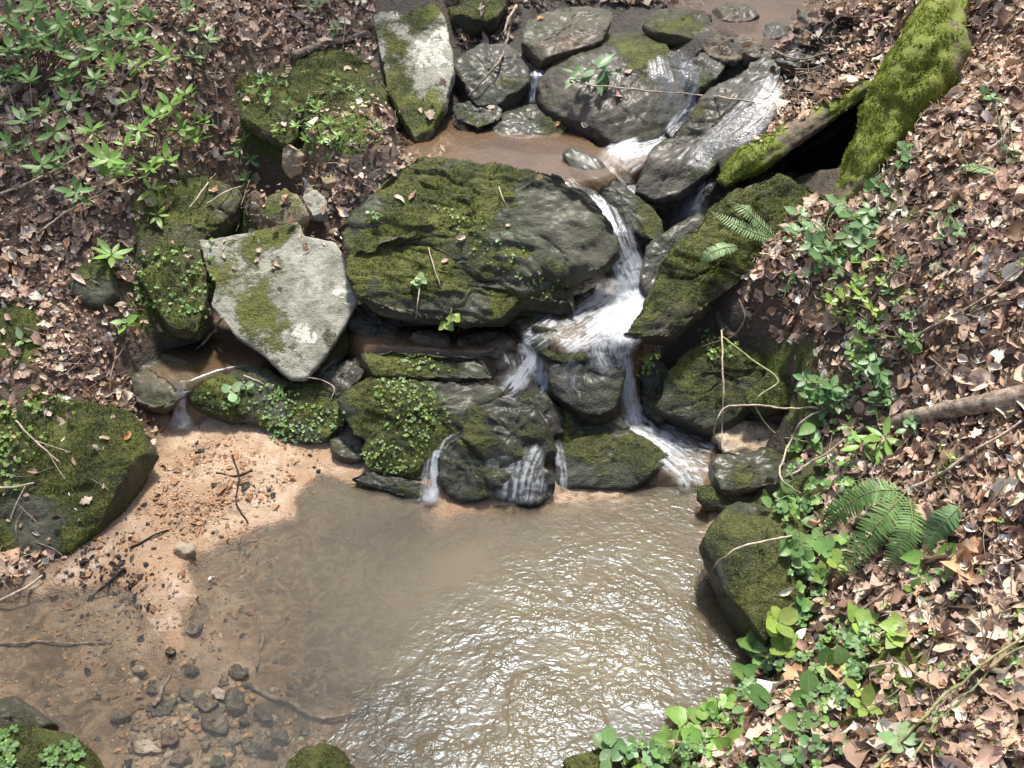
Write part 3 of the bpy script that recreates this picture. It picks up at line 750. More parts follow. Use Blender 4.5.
rock('mossy_rock', 'bright mossy rock in the bottom left corner', [(-30,745),(0,732),(40,728),(70,736),(88,752),(95,775),(80,820),(0,830),(-40,800)], (40,770,.06), gy=.0006, H=.10, bulge=.03, mat=M_BROWN, moss=.65, seed=85, tuft=1.2)
rock('dark_stone', 'dark stone behind the mossy rock in the bottom left corner', [(-20,705),(10,697),(34,702),(50,722),(40,735),(0,740),(-25,730)], (20,735,.045), gy=.0008, H=.07, bulge=.012, mat=M_BROWN, moss=.2, seed=86, tuft=.2)
rock('mossy_rock', 'mossy stone rising from the pool at the bottom edge', [(288,768),(300,750),(325,743),(348,752),(362,775),(360,805),(300,810)], (325,765,.02), gy=.0010, H=.08, bulge=.02, mat=M_BROWN, moss=.6, seed=87, tuft=.9)
rock('mossy_rock', 'moss-covered stone under round leaves at the bottom right of the pool', [(570,762),(600,750),(640,748),(680,752),(720,740),(750,760),(740,800),(600,810)], (650,765,.03), gy=.0008, H=.08, bulge=.02, mat=M_BROWN, moss=.6, seed=88, tuft=.9)
rock('bank_stone', 'dark stone half buried in litter in the top right corner', [(985,40),(1003,24),(1040,20),(1060,50),(1030,66),(1000,58)], (1020,62,1.05), gy=.0016, H=.08, bulge=.02, mat=M_SLATE, moss=.25, seed=89, tuft=.3)
rock('dark_rock', 'dark wet rock under the upper waterfall, left of the bank slab', [(640,262),(655,235),(680,215),(700,215),(705,232),(688,262),(664,290),(645,300)], (665,285,.42), gy=.0022, H=.12, bulge=.015, mat=M_WET, moss=.1, wet=.9, seed=91, tuft=0)


# smaller rubble filling the channel
for a_ in [
 ('wedge_stone','dark stone under the left end of the white churning foam',[(540,330),(565,336),(590,342),(600,352),(575,362),(548,358)],(570,360,.30),.0016,.1,M_WET,.1),
 ('sloping_stone','pale brown sloping stone with thin water on it above the jagged cascade rocks',[(462,408),(485,392),(515,382),(548,384),(556,396),(530,406),(500,414),(472,424)],(505,412,.135),.0016,.08,M_BROWN,-.1),
 ('dark_stone','small dark mossy stone between the square block and the rounded mossy rock',[(548,412),(575,406),(605,414),(622,426),(612,440),(580,446),(556,440)],(590,442,.085),.0018,.09,M_WET,.35),
 ('dark_stone','dark stone at the right foot of the narrow lower fall',[(640,372),(655,362),(672,372),(674,400),(662,416),(644,410)],(655,412,.12),.0020,.1,M_WET,.3),
 ('dark_stone','dark stone left of the narrow lower fall under the rounded rock top',[(520,398),(545,396),(562,408),(566,428),(548,436),(528,424)],(545,432,.12),.0020,.1,M_WET,.2),
 ('sand_shelf','flat tan sandstone shelf in the shade left of the bank vine',[(722,430),(740,420),(775,424),(800,436),(796,456),(760,456),(730,450)],(760,455,.085),.0006,.06,M_TAN,-.3),
 ('dark_stone','dark blocky stone between the wet slab and the pool boulder',[(706,490),(730,486),(762,484),(776,494),(770,508),(740,508),(712,506)],(740,507,.05),.0012,.08,M_WET,.25),
 ('dark_stone','dark stone in the shadowed gap right of the tan shelf',[(790,395),(815,392),(832,408),(828,434),(806,446),(790,430)],(810,440,.17),.0018,.12,M_WET,.35),
 ('dark_stone','dark narrow stone under the left end of the large mossy slab',[(352,300),(372,312),(400,324),(420,334),(400,344),(365,340),(350,322)],(385,342,.26),.0016,.08,M_WET,.0),
 ('red_stone','rusty brown wet stone in the dark gap under the big slab',[(408,338),(420,332),(440,332),(452,340),(440,348),(418,348)],(430,347,.262),.0008,.04,M_BROWN,-.3),
 ('red_stone','rusty flat stone right of the other rusty stone in the dark gap',[(456,340),(475,334),(500,336),(512,346),(495,354),(468,352)],(485,352,.258),.0008,.04,M_BROWN,-.3),
 ('dark_stone','dark stone wedged below the front corner of the tilted pale slab',[(318,385),(335,362),(356,354),(360,376),(348,392),(330,398)],(340,395,.14),.0018,.08,M_WET,.2),
 ('grey_stone','grey rubble stone above the left end of the small upper pool',[(456,104),(475,98),(500,104),(498,118),(478,124),(460,118)],(478,122,.70),.0016,.05,M_WET,.0),
 ('bank_stone','brown stone bulging from the bank under the leaf litter edge',[(775,300),(800,290),(826,300),(838,330),(815,350),(785,345),(770,322)],(805,350,.33),.0022,.12,M_BROWN,.25),
 ('streambed_stone','low brown stone in the upper stream at the top edge',[(705,44),(725,34),(750,38),(756,50),(735,58),(712,56)],(730,56,.885),.001,.05,M_BROWN,-.1),
 ('streambed_stone','small dark stone at the lip of the upper stream above the sloping slab',[(690,62),(706,54),(722,62),(720,78),(702,84),(690,76)],(706,82,.84),.0016,.06,M_WET,.1),
 ('streambed_stone','dark stone poking from the upper stream near the mossy root',[(835,30),(852,20),(872,26),(870,40),(850,46),(836,42)],(852,44,.91),.001,.05,M_WET,.1),
 ('mossy_rock','mossy green rock at the pool edge below the jagged rocks',[(352,470),(385,474),(420,480),(440,494),(430,508),(400,496),(365,486)],(400,498,.012),.0012,.05,M_SLATE,.45),
]:
    cx_, cy_ = np.mean(a_[2], 0); grow_ = 1.16
    rock(a_[0], a_[1], [(cx_+(x_-cx_)*grow_, cy_+(y_-cy_)*grow_) for x_, y_ in a_[2]], a_[3], gy=a_[4], H=a_[5], bulge=.008, mat=a_[6], moss=a_[7], wet=.5, seed=400+len(ROCKS), tuft=.6 if a_[7] > .2 else 0, curve=.0, rough=1.5, facets=4, ledge=.009, pw=5)

for i_, (x_, y_, w_, h_, l_) in enumerate([(735,12,26,9,'long flat dark stone in the upper stream nearest the top edge'),(778,30,22,8,'flat dark stone in the middle of the upper stream'),
  (812,18,16,7,'brown stone right of the middle of the upper stream'),(760,52,18,7,'dark stone at the front edge of the upper stream'),(700,18,12,6,'small stone left of the upper stream'),
  (800,60,24,8,'long dark stone between the upper stream and the brushwood'),(842,8,14,6,'small brown stone at the far right of the upper stream')]):
    an_ = np.linspace(0, 6.28, 8)[:-1]+i_; rs_ = np.random.RandomState(i_).uniform(.7, 1.2, 7)
    rock('streambed_stone', l_, [(x_+math.cos(q)*w_*r, y_+math.sin(q)*h_*r) for q, r in zip(an_, rs_)], (x_, y_+h_, .90), gy=.0008, H=.06, bulge=.012, mat=M_WET if i_ % 3 else M_BROWN, moss=.0, wet=.6, seed=700+i_, tuft=0, curve=.2, rough=1.2, step=.007)

# silted stones in the shallows of the pool
PEB = [(186,548,14,7,'oblong brown stone lying in the shallows under the sand bank'),(194,628,13,8,'dark egg-shaped stone in the clear shallows'),
       (187,694,10,9,'round silted stone in the cluster at lower left'),(206,702,13,11,'roundish silted stone at the middle of the cluster'),(218,692,12,9,'shiny wet stone topping the cluster'),
       (236,700,9,12,'upright grey stone right of the shiny wet stone'),(212,722,15,11,'broad flat stone below the cluster'),(162,706,18,10,'pale brown wedge stone left of the cluster'),
       (142,745,22,8,'long flat slate chip near the bottom left'),(238,672,16,7,'thin tan slab above the shiny wet stone'),(192,668,10,7,'small pitted stone above the cluster'),
       (170,735,12,8,'small brown stone below the pale wedge stone'),(232,740,12,9,'rough brown stone near the bottom edge'),(262,712,14,8,'flat silted stone right of the cluster'),
       (180,758,12,7,'dark low stone at the bottom edge'),(255,748,18,10,'wide brown stone at the bottom edge'),(140,668,9,6,'tiny tan stone west of the cluster'),(152,690,7,5,'tiny orange stone beside the sunken stick'),
       (218,760,10,7,'tan stone cut by the bottom edge'),(120,715,9,6,'small brown stone in the far left shallows'),(205,745,7,5,'tiny orange-brown stone below the broad flat stone'),(278,735,11,7,'low stone half sunk east of the others'),
       (170,650,9,6,'small stone north of the cluster beside the sand tongue'),(245,720,8,6,'tiny stone between the flat and rough brown stones')]
for i, (a, b, w, h, lab) in enumerate(PEB):
    k = RS.randint(6, 9); ang = np.linspace(0, 2*math.pi, k, endpoint=False)+RS.rand(); rr = RS.uniform(.6, 1.25, k)
    rot = RS.uniform(-.6, .6); cx = np.cos(ang)*w*rr; cy = np.sin(ang)*h*rr
    pts = [(a+x*math.cos(rot)-y*math.sin(rot), b+x*math.sin(rot)+y*math.cos(rot)) for x, y in zip(cx, cy)]
    p0 = at(a, b, 0); zt = max(float(hz(p0[0:1], p0[1:2])[0])+.012, -.006)+.010*(i in (1, 4, 3))
    rock('submerged_stone', lab, pts, (a, b, zt), gy=.0001, H=.03, bulge=.005, mat=M_MUD if i % 4 else M_TAN, moss=-.5, wet=.6, seed=200+i, tuft=0, rough=1.0, curve=.15, step=.005, group='silted stones in the pool shallows', cat='stone')

# loose gravel in the shallows and on the bar
t_ = (1+5**.5)/2
IV = np.array([(-1,t_,0),(1,t_,0),(-1,-t_,0),(1,-t_,0),(0,-1,t_),(0,1,t_),(0,-1,-t_),(0,1,-t_),(t_,0,-1),(t_,0,1),(-t_,0,-1),(-t_,0,1)])/1.9
IF = np.array([(0,11,5),(0,5,1),(0,1,7),(0,7,10),(0,10,11),(1,5,9),(5,11,4),(11,10,2),(10,7,6),(7,1,8),(3,9,4),(3,4,2),(3,2,6),(3,6,8),(3,8,9),(4,9,5),(2,4,11),(6,2,10),(8,6,7),(9,8,1)])
def gravel(name, label, cx, cy, sx_, sy_, n, smin, smax, cols):
    gx_, gy_ = RS.normal(cx, sx_, n), RS.normal(cy, sy_, n)
    ok = (vnoise(np.stack([gx_/26., gy_/20., gx_*0], -1), 3) > RS.uniform(-.8, .3, n)); gx_, gy_ = gx_[ok], gy_[ok]; n = len(gx_)
    q = at(gx_, gy_, 0); q[:, 2] = hz(q[:, 0], q[:, 1])
    s_ = np.exp(RS.uniform(np.log(smin), np.log(smax), n))
    an = RS.uniform(0, 6.28, n); ca, sa = np.cos(an), np.sin(an)
    B = IV[None]*(1+RS.uniform(-.28, .28, (n, 12, 1)))*np.stack([np.ones(n), RS.uniform(.5, .9, n), RS.uniform(.25, .5, n)], -1)[:, None]*s_[:, None, None]
    X_ = B[..., 0]*ca[:, None]-B[..., 1]*sa[:, None]; Y_ = B[..., 0]*sa[:, None]+B[..., 1]*ca[:, None]
    W = np.stack([X_, Y_, B[..., 2]+.15*s_[:, None]], -1)+q[:, None]
    tn = np.array(cols)[RS.choice(len(cols), n)]*RS.uniform(.7, 1.25, (n, 1))
    F = (IF[None]+(np.arange(n)*12)[:, None, None]).reshape(-1, 3)
    o = link(name, new_mesh(name, W.reshape(-1, 3), None, F, False, {'tint': np.repeat(tn, 12, 0)}, [M_GRAVEL])); tag(o, label, None, None, 'stuff')
Ng = NT('gravel'); cg = Ng.attr('tint', 'Color')
M_GRAVEL = Ng.surf(Ng.n('BsdfPrincipled', {'Base Color': Ng.mix(1.0, cg, Ng.mix(Ng.noise(160, 3), (.5, .5, .5), (1.4, 1.4, 1.4)), 'MULTIPLY'), 'Roughness': .5, 'Normal': Ng.bump(Ng.noise(200, 2), .5, .004)}))
GC = [(.30, .21, .12), (.16, .11, .065), (.07, .055, .035), (.42, .24, .11), (.36, .29, .19), (.20, .15, .09)]
gravel('gravel', 'brown and orange gravel on the pool floor at the bottom left', 215, 722, 55, 32, 1100, .004, .016, GC)
gravel('gravel', 'fine orange gravel on the wet sand bar', 195, 495, 40, 30, 1900, .0018, .006, [(.42, .25, .13), (.30, .19, .11), (.5, .38, .27), (.18, .12, .08)])
gravel('gravel', 'pebbly grit scattered over the left shallows', 120, 640, 70, 50, 700, .002, .009, GC)

# ------------------------------------------------------------------ resting surface: ground and rocks together
_rv = []; _rq = []; _n = 0
for V_, Q_ in ROCKS:
    _rv.append(V_); _rq.append(Q_+_n); _n += len(V_)
ROCKT = BVHTree.FromPolygons(np.concatenate(_rv).tolist(), np.concatenate(_rq).tolist())

def surf_at(px, py, rocks=True):
    """first solid surface (rock or ground) seen at the pixel: point, normal"""
    d = ray(px, py); d = d/np.linalg.norm(d)
    ts = np.arange(1.2, 9, .02); P = CAMP+d*ts[:, None]
    hgt = hz(P[:, 0], P[:, 1]); below = np.nonzero(P[:, 2] < hgt)[0]
    if len(below):
        i = below[0]; a, b = ts[max(i-1, 0)], ts[i]
        for _ in range(14):
            m = (a+b)/2; p = CAMP+d*m
            if p[2] < hz(p[0:1], p[1:2])[0]: b = m
            else: a = m
        t = b
    else: t = 8.9
    p = CAMP+d*t
    e = .02
    nx = hz(p[0:1]-e, p[1:2])[0]-hz(p[0:1]+e, p[1:2])[0]; ny = hz(p[0:1], p[1:2]-e)[0]-hz(p[0:1], p[1:2]+e)[0]
    n = np.array([nx, ny, 2*e]); n /= np.linalg.norm(n)
    if rocks:
        h = ROCKT.ray_cast(Vector(CAMP), Vector(d))
        if h[0] is not None and h[3] < t:
            p = np.array(h[0]); n = np.array(h[1])
            if n@d > 0: n = -n
    return p, n
# ------------------------------------------------------------------ mossy root with a dark hollow under it
M_ROOT = wood_material('mossy_bark', (.10, .075, .05), (.2, .16, .11), moss=1.0)
M_BARK = wood_material('grey_bark', (.13, .10, .075), (.30, .25, .19))
M_DARKWOOD_SHADE = wood_material('dark_wood_and_hollow_shade', (.010, .008, .006), (.028, .02, .014))  # dark wet twigs; on the hollow this near-black is painted shade
def pz(L): return np.array([at(a, b, c) for a, b, c in L])
base = at(845, 200, .62)
root = empty('tree_root', base)
tag(root, 'thick bright-green mossy tree root running down the bank over a black hollow', 'tree root')
rp = catmull(pz([(990,-150,1.45),(962,-60,1.32),(945,0,1.20),(933,47,1.11),(915,90,1.0),(895,127,.90),(872,165,.81),(854,194,.735),(834,222,.665)]), 110)
rr = np.interp(np.linspace(0, 1, 110), [0, .125, .25, .375, .5, .625, .75, .875, 1], [.09, .07, .066, .100, .118, .110, .094, .06, .02])
def barky(P, r, k, amp, seed, flat=1.0, ridge=5):
    V, Q, T = tube_arrays(P, r, k, flat)
    n = len(P); a = np.tile(np.arange(k)/k*2*np.pi, n); s = np.repeat(np.arange(n)/n, k)
    cen = np.repeat(P, k, 0); rad = V[:n*k]-cen; rl = np.linalg.norm(rad, axis=1)[:, None]+1e-9
    rd = rad/rl
    rg = np.sin(a*ridge+6*s+2.5*fbm(np.stack([np.cos(a)*1.2, np.sin(a)*1.2, s*5], -1), 1, 3, seed))
    d = amp*(.5*rg+1.1*fbm(V[:n*k], 6, 4, seed+1)*.6+.5*fbm(V[:n*k], 24, 3, seed+3))*np.clip(rl[:, 0]/.08, .2, 1.2)+.004*fbm(V[:n*k], 45, 3, seed+2)
    V[:n*k] += rd*d[:, None]
    return V, Q, T, rd
def woody(name, P, r, k, amp, seed, parent, mat, mossf, flat=1.0, tuft=1.0):
    V, Q, T, rd = barky(P, r, k, amp, seed, flat)
    if True: Q = Q[:, ::-1]; T = T[:, ::-1]
    mo = mossf(V)
    o = child(name, new_mesh(name, V, Q, T, True, {'moss': mo}, [mat]), parent)
    N, fa = vnormals(V, Q)
    c = P.mean(0)
    w = fa*smooth(.45, .8, mo[Q].mean(1)); nt_ = int(w.sum()*30000*tuft)
    nn = np.vstack([rd, rd[:2]])
    if nt_ > 50:
        ix = RS.choice(len(Q), nt_, p=w/w.sum()); uv = RS.rand(nt_, 2); q = V[Q[ix]]
        Pp = q[:, 0]*(1-uv[:, :1])*(1-uv[:, 1:])+q[:, 1]*uv[:, :1]*(1-uv[:, 1:])+q[:, 2]*uv[:, :1]*uv[:, 1:]+q[:, 3]*(1-uv[:, :1])*uv[:, 1:]
        keep = vnoise(Pp*30, seed+9) > -.45; Pp = Pp[keep]
        mv, mt, mc = moss_mesh(Pp, nn[Q[ix, 0]][keep], .008, (.06, .085, .012), (.32, .38, .05))
        m = child('moss', new_mesh('moss', mv, None, mt, False, {'tint': mc}, [M_MOSS]), parent); m['kind'] = 'stuff'
    return V, Q
vq = woody('main_root', rp, rr, 56, .016, 301, root, M_ROOT, lambda V: .74+.5*fbm(V, 7, 3, 90))
ROCKS.append(vq)
bp = catmull(pz([(905,68,1.02),(884,82,.96),(858,93,.90),(830,110,.85),(800,130,.80),(765,152,.745),(738,169,.70),(722,184,.665)]), 80)
br = np.interp(np.linspace(0, 1, 80), [0, .15, .5, .8, 1], [.03, .03, .045, .062, .02])
vq = woody('side_root', bp, br, 36, .008, 305, root, M_ROOT, lambda V: .5+.6*fbm(V, 9, 3, 92)+4*(V[:, 2]-np.interp(V[:, 0], bp[::-1, 0], bp[::-1, 2])), flat=.75)
ROCKS.append(vq)
# soil roof carried by the side root, over the hollow
n_, m_ = 60, 30
sx = np.linspace(0, 1, n_); path = np.stack([np.interp(sx, np.linspace(0, 1, 80), bp[:, k]) for k in range(3)], -1)
SV = []
for j in range(m_):
    f = j/(m_-1)
    q = path+np.array([.06, 1, 0])*(f*.42); hb = hz(q[:, 0], q[:, 1])
    q[:, 2] = np.maximum(path[:, 2]+.012+.05*f, np.where(f > .5, hb*smooth(.5, .9, f), 0)+.01)
    SV.append(q)
SV = np.array(SV).transpose(1, 0, 2).reshape(-1, 3); SV[:, 2] += .012*fbm(SV, 12, 3, 61)
SQ = grid_quads(n_, m_); SB = SV.copy(); SB[:, 2] -= .035
sq = np.concatenate([SQ, SQ[:, ::-1]+len(SV)])
ed = []
for i in range(n_-1): ed += [[i*m_, (i+1)*m_, (i+1)*m_+len(SV), i*m_+len(SV)]]
for j in range(m_-1): ed += [[j, j+1, j+1+len(SV), j+len(SV)], [(n_-1)*m_+j+1, (n_-1)*m_+j, (n_-1)*m_+j+len(SV), (n_-1)*m_+j+1+len(SV)]]
sq = np.concatenate([sq, np.array(ed)])
child('soil_roof', new_mesh('soil_roof', np.vstack([SV, SB]), sq, None, True, {}, [M_DARKWOOD_SHADE]), root)
SHELF = BVHTree.FromPolygons(SV.tolist(), SQ.tolist())
# back of the hollow, its shade put into a near-black colour
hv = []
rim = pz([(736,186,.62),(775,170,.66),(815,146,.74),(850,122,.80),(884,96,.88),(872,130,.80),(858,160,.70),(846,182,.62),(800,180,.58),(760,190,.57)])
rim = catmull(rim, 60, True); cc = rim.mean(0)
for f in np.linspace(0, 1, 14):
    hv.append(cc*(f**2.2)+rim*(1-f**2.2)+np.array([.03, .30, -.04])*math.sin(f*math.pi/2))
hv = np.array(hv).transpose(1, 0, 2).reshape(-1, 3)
child('hollow', new_mesh('hollow', hv+.012*fbm(hv, 14, 3, 8)[:, None]*np.array([0, 1, 0]), grid_quads(60, 14, True), None, True, {}, [M_DARKWOOD_SHADE]), root)

# ------------------------------------------------------------------ falling water
def fall_material(name, dens, white, gloss=.6, trans=.45, lo=.38, hi=.66):
    N = NT(name)
    fl = N.attr('flow', 'Vector'); s = N.n('SeparateXYZ', {0: fl})
    mp = N.n('Mapping', {'Vector': fl, 'Scale': (1, .11, 0)}).outputs[0]
    a = N.noise(48, 4, .58, vec=mp, dist=.8); b = N.noise(130, 2, .5, vec=mp, dist=.5)
    cl = N.noise(26, 3, .6, dist=.8)
    st = N.math('ADD', N.math('MULTIPLY', a, .75), N.math('MULTIPLY', b, .25))
    e = N.sstep(N.math('ABSOLUTE', s.outputs[2]), .45, 1.0, 1, 0)
    k = N.attr('foam')
    st = N.math('ADD', st, N.math('MULTIPLY', N.math('SUBTRACT', cl, .5), .55))
    al = N.sstep(N.math('ADD', st, N.math('MULTIPLY', N.math('SUBTRACT', k, .5), .30)), lo, hi)
    al = N.math('MULTIPLY', N.math('MULTIPLY', N.math('ADD', N.math('MULTIPLY', al, .78), .05), e), dens, clamp=True)
    h = N.math('MULTIPLY', st, .010)
    nr = N.bump(h, 1)
    d = N.n('BsdfDiffuse', {'Color': white, 'Normal': nr}); t = N.n('BsdfTranslucent', {'Color': white})
    w = N.n('MixShader', {0: trans, 1: d.outputs[0], 2: t.outputs[0]})
    body = N.n('MixShader', {0: al, 1: N.n('BsdfTransparent', {'Color': (.97, .98, .98)}).outputs[0], 2: w.outputs[0]})
    g_ = N.n('BsdfGlossy', {'Roughness': .35, 'Normal': nr})
    fr = N.n('Fresnel', {'IOR': 1.35, 'Normal': nr})
    return N.surf(N.n('MixShader', {0: N.math('MULTIPLY', N.math('MULTIPLY', fr.outputs[0], e), gloss), 1: body.outputs[0], 2: g_.outputs[0]}))
M_FALL = fall_material('falling_water', .9, (.74, .79, .85), .4, .45, .43, .66)
M_FOAM = fall_material('white_water', .82, (.78, .82, .87), .25, .3, .45, .62)
M_FILM = fall_material('water_film', .38, (.26, .29, .34), .22, .1)

def ribbon(stations, seed, nu=26, step=.008, lift=0.0, convex=.12, foam=.5):
    """stations: (px, py, z, width in px, foam); returns arrays"""
    S = np.array([(s[0], s[1], s[2], s[3], (s[4] if len(s) > 4 else foam)) for s in stations], float)
    C = catmull(S, max(24, len(S)*16))
    c3 = at(C[:, 0], C[:, 1], C[:, 2]); L = np.linalg.norm(np.diff(c3, axis=0), axis=1); cum = np.concatenate([[0], np.cumsum(L)])
    n = max(12, int(cum[-1]/step)); t = np.linspace(0, cum[-1], n)
    C = np.stack([np.interp(t, cum, C[:, k]) for k in range(5)], -1)
    T = np.gradient(C[:, :2], axis=0); T /= np.linalg.norm(T, axis=1)[:, None]+1e-9
    per = np.stack([-T[:, 1], T[:, 0]], -1)
    u = np.linspace(-1, 1, nu)
    wob = 1+.12*fbm(np.stack([t*12, t*0, t*0+seed], -1), 1, 2, seed)
    px = C[:, :1]+per[:, :1]*u*C[:, 3:4]*.5*wob[:, None]; py = C[:, 1:2]+per[:, 1:2]*u*C[:, 3:4]*.5*wob[:, None]
    P = at(px, py, np.repeat(C[:, 2:3], nu, 1))
    wid = np.linalg.norm(P[:, -1]-P[:, 0], axis=1)
    tang = np.gradient(P, axis=0); ac = np.gradient(P, axis=1); nn = np.cross(ac, tang); nn /= np.linalg.norm(nn, axis=2)[..., None]+1e-9
    nn *= np.where((nn@(-FWD))[..., None] < 0, -1, 1)
    um = u[None]*wid[:, None]*.5
    st = fbm(np.stack([um.ravel()*55, np.repeat(t, nu)*3, np.full(n*nu, seed*1.7)], -1), 1, 3, seed).reshape(n, nu)
    P = P+nn*((1-u[None]**2)*wid[:, None]*convex+lift+.006*st*(1-u[None]**4))[..., None]
    ends = np.clip(np.minimum(t, t[-1]-t)/min(.05, t[-1]*.3), 0, 1)[:, None]
    ez = 1-(1-np.abs(u[None]))*ends*(1+.25*fbm(P.reshape(-1, 3), 40, 2, seed).reshape(n, nu))
    flow = np.stack([um+seed*.37, np.repeat(t[:, None], nu, 1)+seed, ez], -1)
    return P.reshape(-1, 3), grid_quads(n, nu), flow.reshape(-1, 3), np.repeat(C[:, 4], nu)

def fall(name, label, ribs, mat=None, cat='waterfall', group=None):
    c = at(ribs[0][-1][0], ribs[0][-1][1], ribs[0][-1][2])
    mb = MB()
    if name == 'rapid': mat = M_FOAM
    for i, r in enumerate(ribs):
        V, Q, F, K = ribbon(r, seed=len(label)+i*3, convex=.03 if name == 'rapid' else .10, lift=.004*i)
        mb.add(V, Q, flow=F, foam=K)
    me = mb.mesh(name, [mat or M_FALL])
    o = link(name, me); tag(o, label, cat, group)
    me.transform(__import__('mathutils').Matrix.Translation(-Vector(c))); o.location = c
    return o
fall('waterfall', 'main white fall pouring between the big mossy slab and the slanting mossy slab', [
    [(590,192,.61,18,.5),(604,212,.58,28,.6),(615,240,.54,38,.6),(624,262,.47,44,.65),(634,286,.395,48,.9),(640,300,.375,44,.95)],
    [(588,192,.61,10,.3),(602,212,.59,12,.6),(614,240,.545,16,.7),(622,262,.475,26,.8),(632,284,.40,32,.95)],
    [(618,250,.50,26,.7),(628,270,.44,34,.75),(636,288,.39,40,.9)]])
fall('waterfall', 'narrow white lower fall dropping beside the square wet block', [
    [(618,318,.36,66,.9),(612,338,.345,66,.8),(610,358,.30,52,.6),(622,385,.20,34,.45),(632,410,.11,30,.7),(638,430,.07,40,.9)],
    [(626,335,.345,34,.9),(624,356,.30,24,.7),(627,385,.21,18,.8),(632,412,.115,18,.9),(636,426,.08,24,1)],
    [(588,345,.325,34,.5),(596,362,.28,26,.35),(606,390,.20,20,.25),(612,408,.14,14,.2)]])
fall('waterfall', 'small white fall dropping left of the rounded boulder', [
    [(540,66,.80,16,.4),(540,78,.785,24,.6),(539,92,.73,32,.75),(540,106,.685,40,.9)], [(541,72,.792,12,.7),(540,90,.74,18,.9),(538,106,.69,26,1)],
    [(552,84,.76,6,.5),(557,98,.72,8,.6),(560,108,.69,10,.7)]])
fall('waterfall', 'tiny waterfall trickling off the brown ledge stone at the left', [
    [(181,384,.205,13,.8),(180,400,.155,15,.85),(181,416,.095,22,.9),(181,431,.05,38,.95)], [(180,390,.185,6,.9),(179,408,.11,8,.9),(180,424,.06,16,1)]])
fall('waterfall', 'left branch of the cascade foaming over dark ledges', [
    [(520,340,.30,24,.5),(530,352,.27,34,.7),(536,372,.22,42,.6),(530,390,.17,40,.55),(512,402,.15,36,.4)],
    [(545,350,.28,22,.7),(546,372,.22,26,.8),(540,394,.165,24,.6)],
    [(500,352,.26,26,.2),(510,372,.21,32,.25),(505,392,.17,30,.2)],
    [(508,396,.165,20,.4),(486,404,.155,22,.45),(466,414,.145,20,.5),(452,426,.13,16,.5)],
    [(538,350,.285,14,.8),(532,366,.245,18,.85),(520,384,.20,22,.8),(506,396,.17,20,.7)],
    [(536,400,.16,24,.4),(540,420,.13,26,.4),(535,440,.10,22,.3)]])
fall('waterfall', 'small veil of water curling into the pool at the left end of the cascade', [
    [(480,412,.15,14,.4),(462,428,.125,18,.5),(443,442,.10,20,.55),(434,462,.07,22,.6),(431,488,.03,26,.6),(431,508,.008,30,.85)],
    [(452,436,.11,10,.8),(438,455,.08,12,.8),(434,486,.035,14,.85),(432,506,.01,20,.95)]])
fall('waterfall', 'thin dribbling falls down the front of the jagged cascade rocks', [
    [(510,420,.155,30,.35),(512,440,.12,24,.45),(516,462,.09,20,.4)], [(498,424,.16,12,.5),(492,440,.12,10,.5),(488,452,.09,12,.3)],
    [(515,474,.06,50,.35),(522,488,.035,56,.4),(528,502,.006,60,.45)], [(545,470,.06,22,.5),(548,486,.03,20,.5),(546,502,.006,24,.6)],
    [(470,440,.12,14,.6),(476,456,.09,12,.6),(478,474,.06,14,.6),(476,496,.012,20,.7)], [(500,455,.10,36,.5),(498,470,.075,34,.55),(496,488,.03,30,.6),(494,502,.008,34,.7)]], M_FILM)
fall('waterfall', 'broken white trickles in the gaps between the jagged cascade rocks', [
    [(545,398,.165,20,.7),(552,412,.14,16,.7),(556,430,.115,12,.6)], [(556,440,.10,14,.6),(559,456,.08,12,.6),(562,474,.05,14,.6),(562,492,.008,20,.7)],
    [(604,412,.14,10,.4),(598,424,.10,12,.6),(602,436,.08,14,.4)], [(462,430,.135,12,.6),(474,440,.12,14,.6),(482,452,.10,12,.5)], [(520,396,.17,30,.5),(500,402,.16,26,.6),(480,408,.15,22,.6)],
    [(530,412,.155,26,.45),(520,428,.13,34,.5),(505,446,.11,40,.5),(500,466,.085,40,.45)], [(540,448,.11,20,.5),(530,468,.08,36,.5),(525,486,.05,50,.55),(522,504,.01,64,.6)],
    [(575,404,.20,30,.35),(570,384,.25,24,.3),(580,362,.30,24,.35)]])
fall('waterfall', 'dim streaky fall behind the lower end of the dark sloping slab', [
    [(706,174,.63,24,.5),(700,190,.60,30,.5),(692,208,.545,36,.6),(682,228,.48,28,.35),(672,248,.42,20,.3)], [(698,196,.58,16,.7),(692,214,.53,20,.9),(686,226,.49,16,.6)],
    [(650,225,.55,8,.2),(660,250,.48,9,.3),(665,270,.42,10,.2)]], M_FILM)
fall('rapid', 'white rush of water between the rounded boulder and the dark split stone', [
    [(668,140,.672,22,.7),(645,146,.662,34,.85),(622,156,.652,46,.8),(612,170,.635,40,.75),(624,190,.60,34,.6),(640,208,.575,24,.6),(652,218,.56,22,.4)],
    [(640,144,.67,30,.9),(618,154,.66,30,.9),(610,166,.645,22,.8)], [(706,84,.80,16,.4),(696,104,.765,22,.35),(682,124,.71,20,.4),(668,138,.68,18,.6)]], cat='rapids')
fall('rapid', 'white churning foam at the foot of the main fall', [
    [(646,286,.376,40,.9),(630,300,.372,60,.95),(606,316,.364,70,.75),(578,332,.356,56,.5),(554,345,.348,40,.35)],
    [(640,292,.384,30,1),(628,308,.374,44,1),(618,326,.366,60,.85),(610,342,.356,56,.7)],
    [(560,318,.352,30,.3),(540,334,.335,36,.4),(524,345,.30,28,.5)]], cat='rapids')
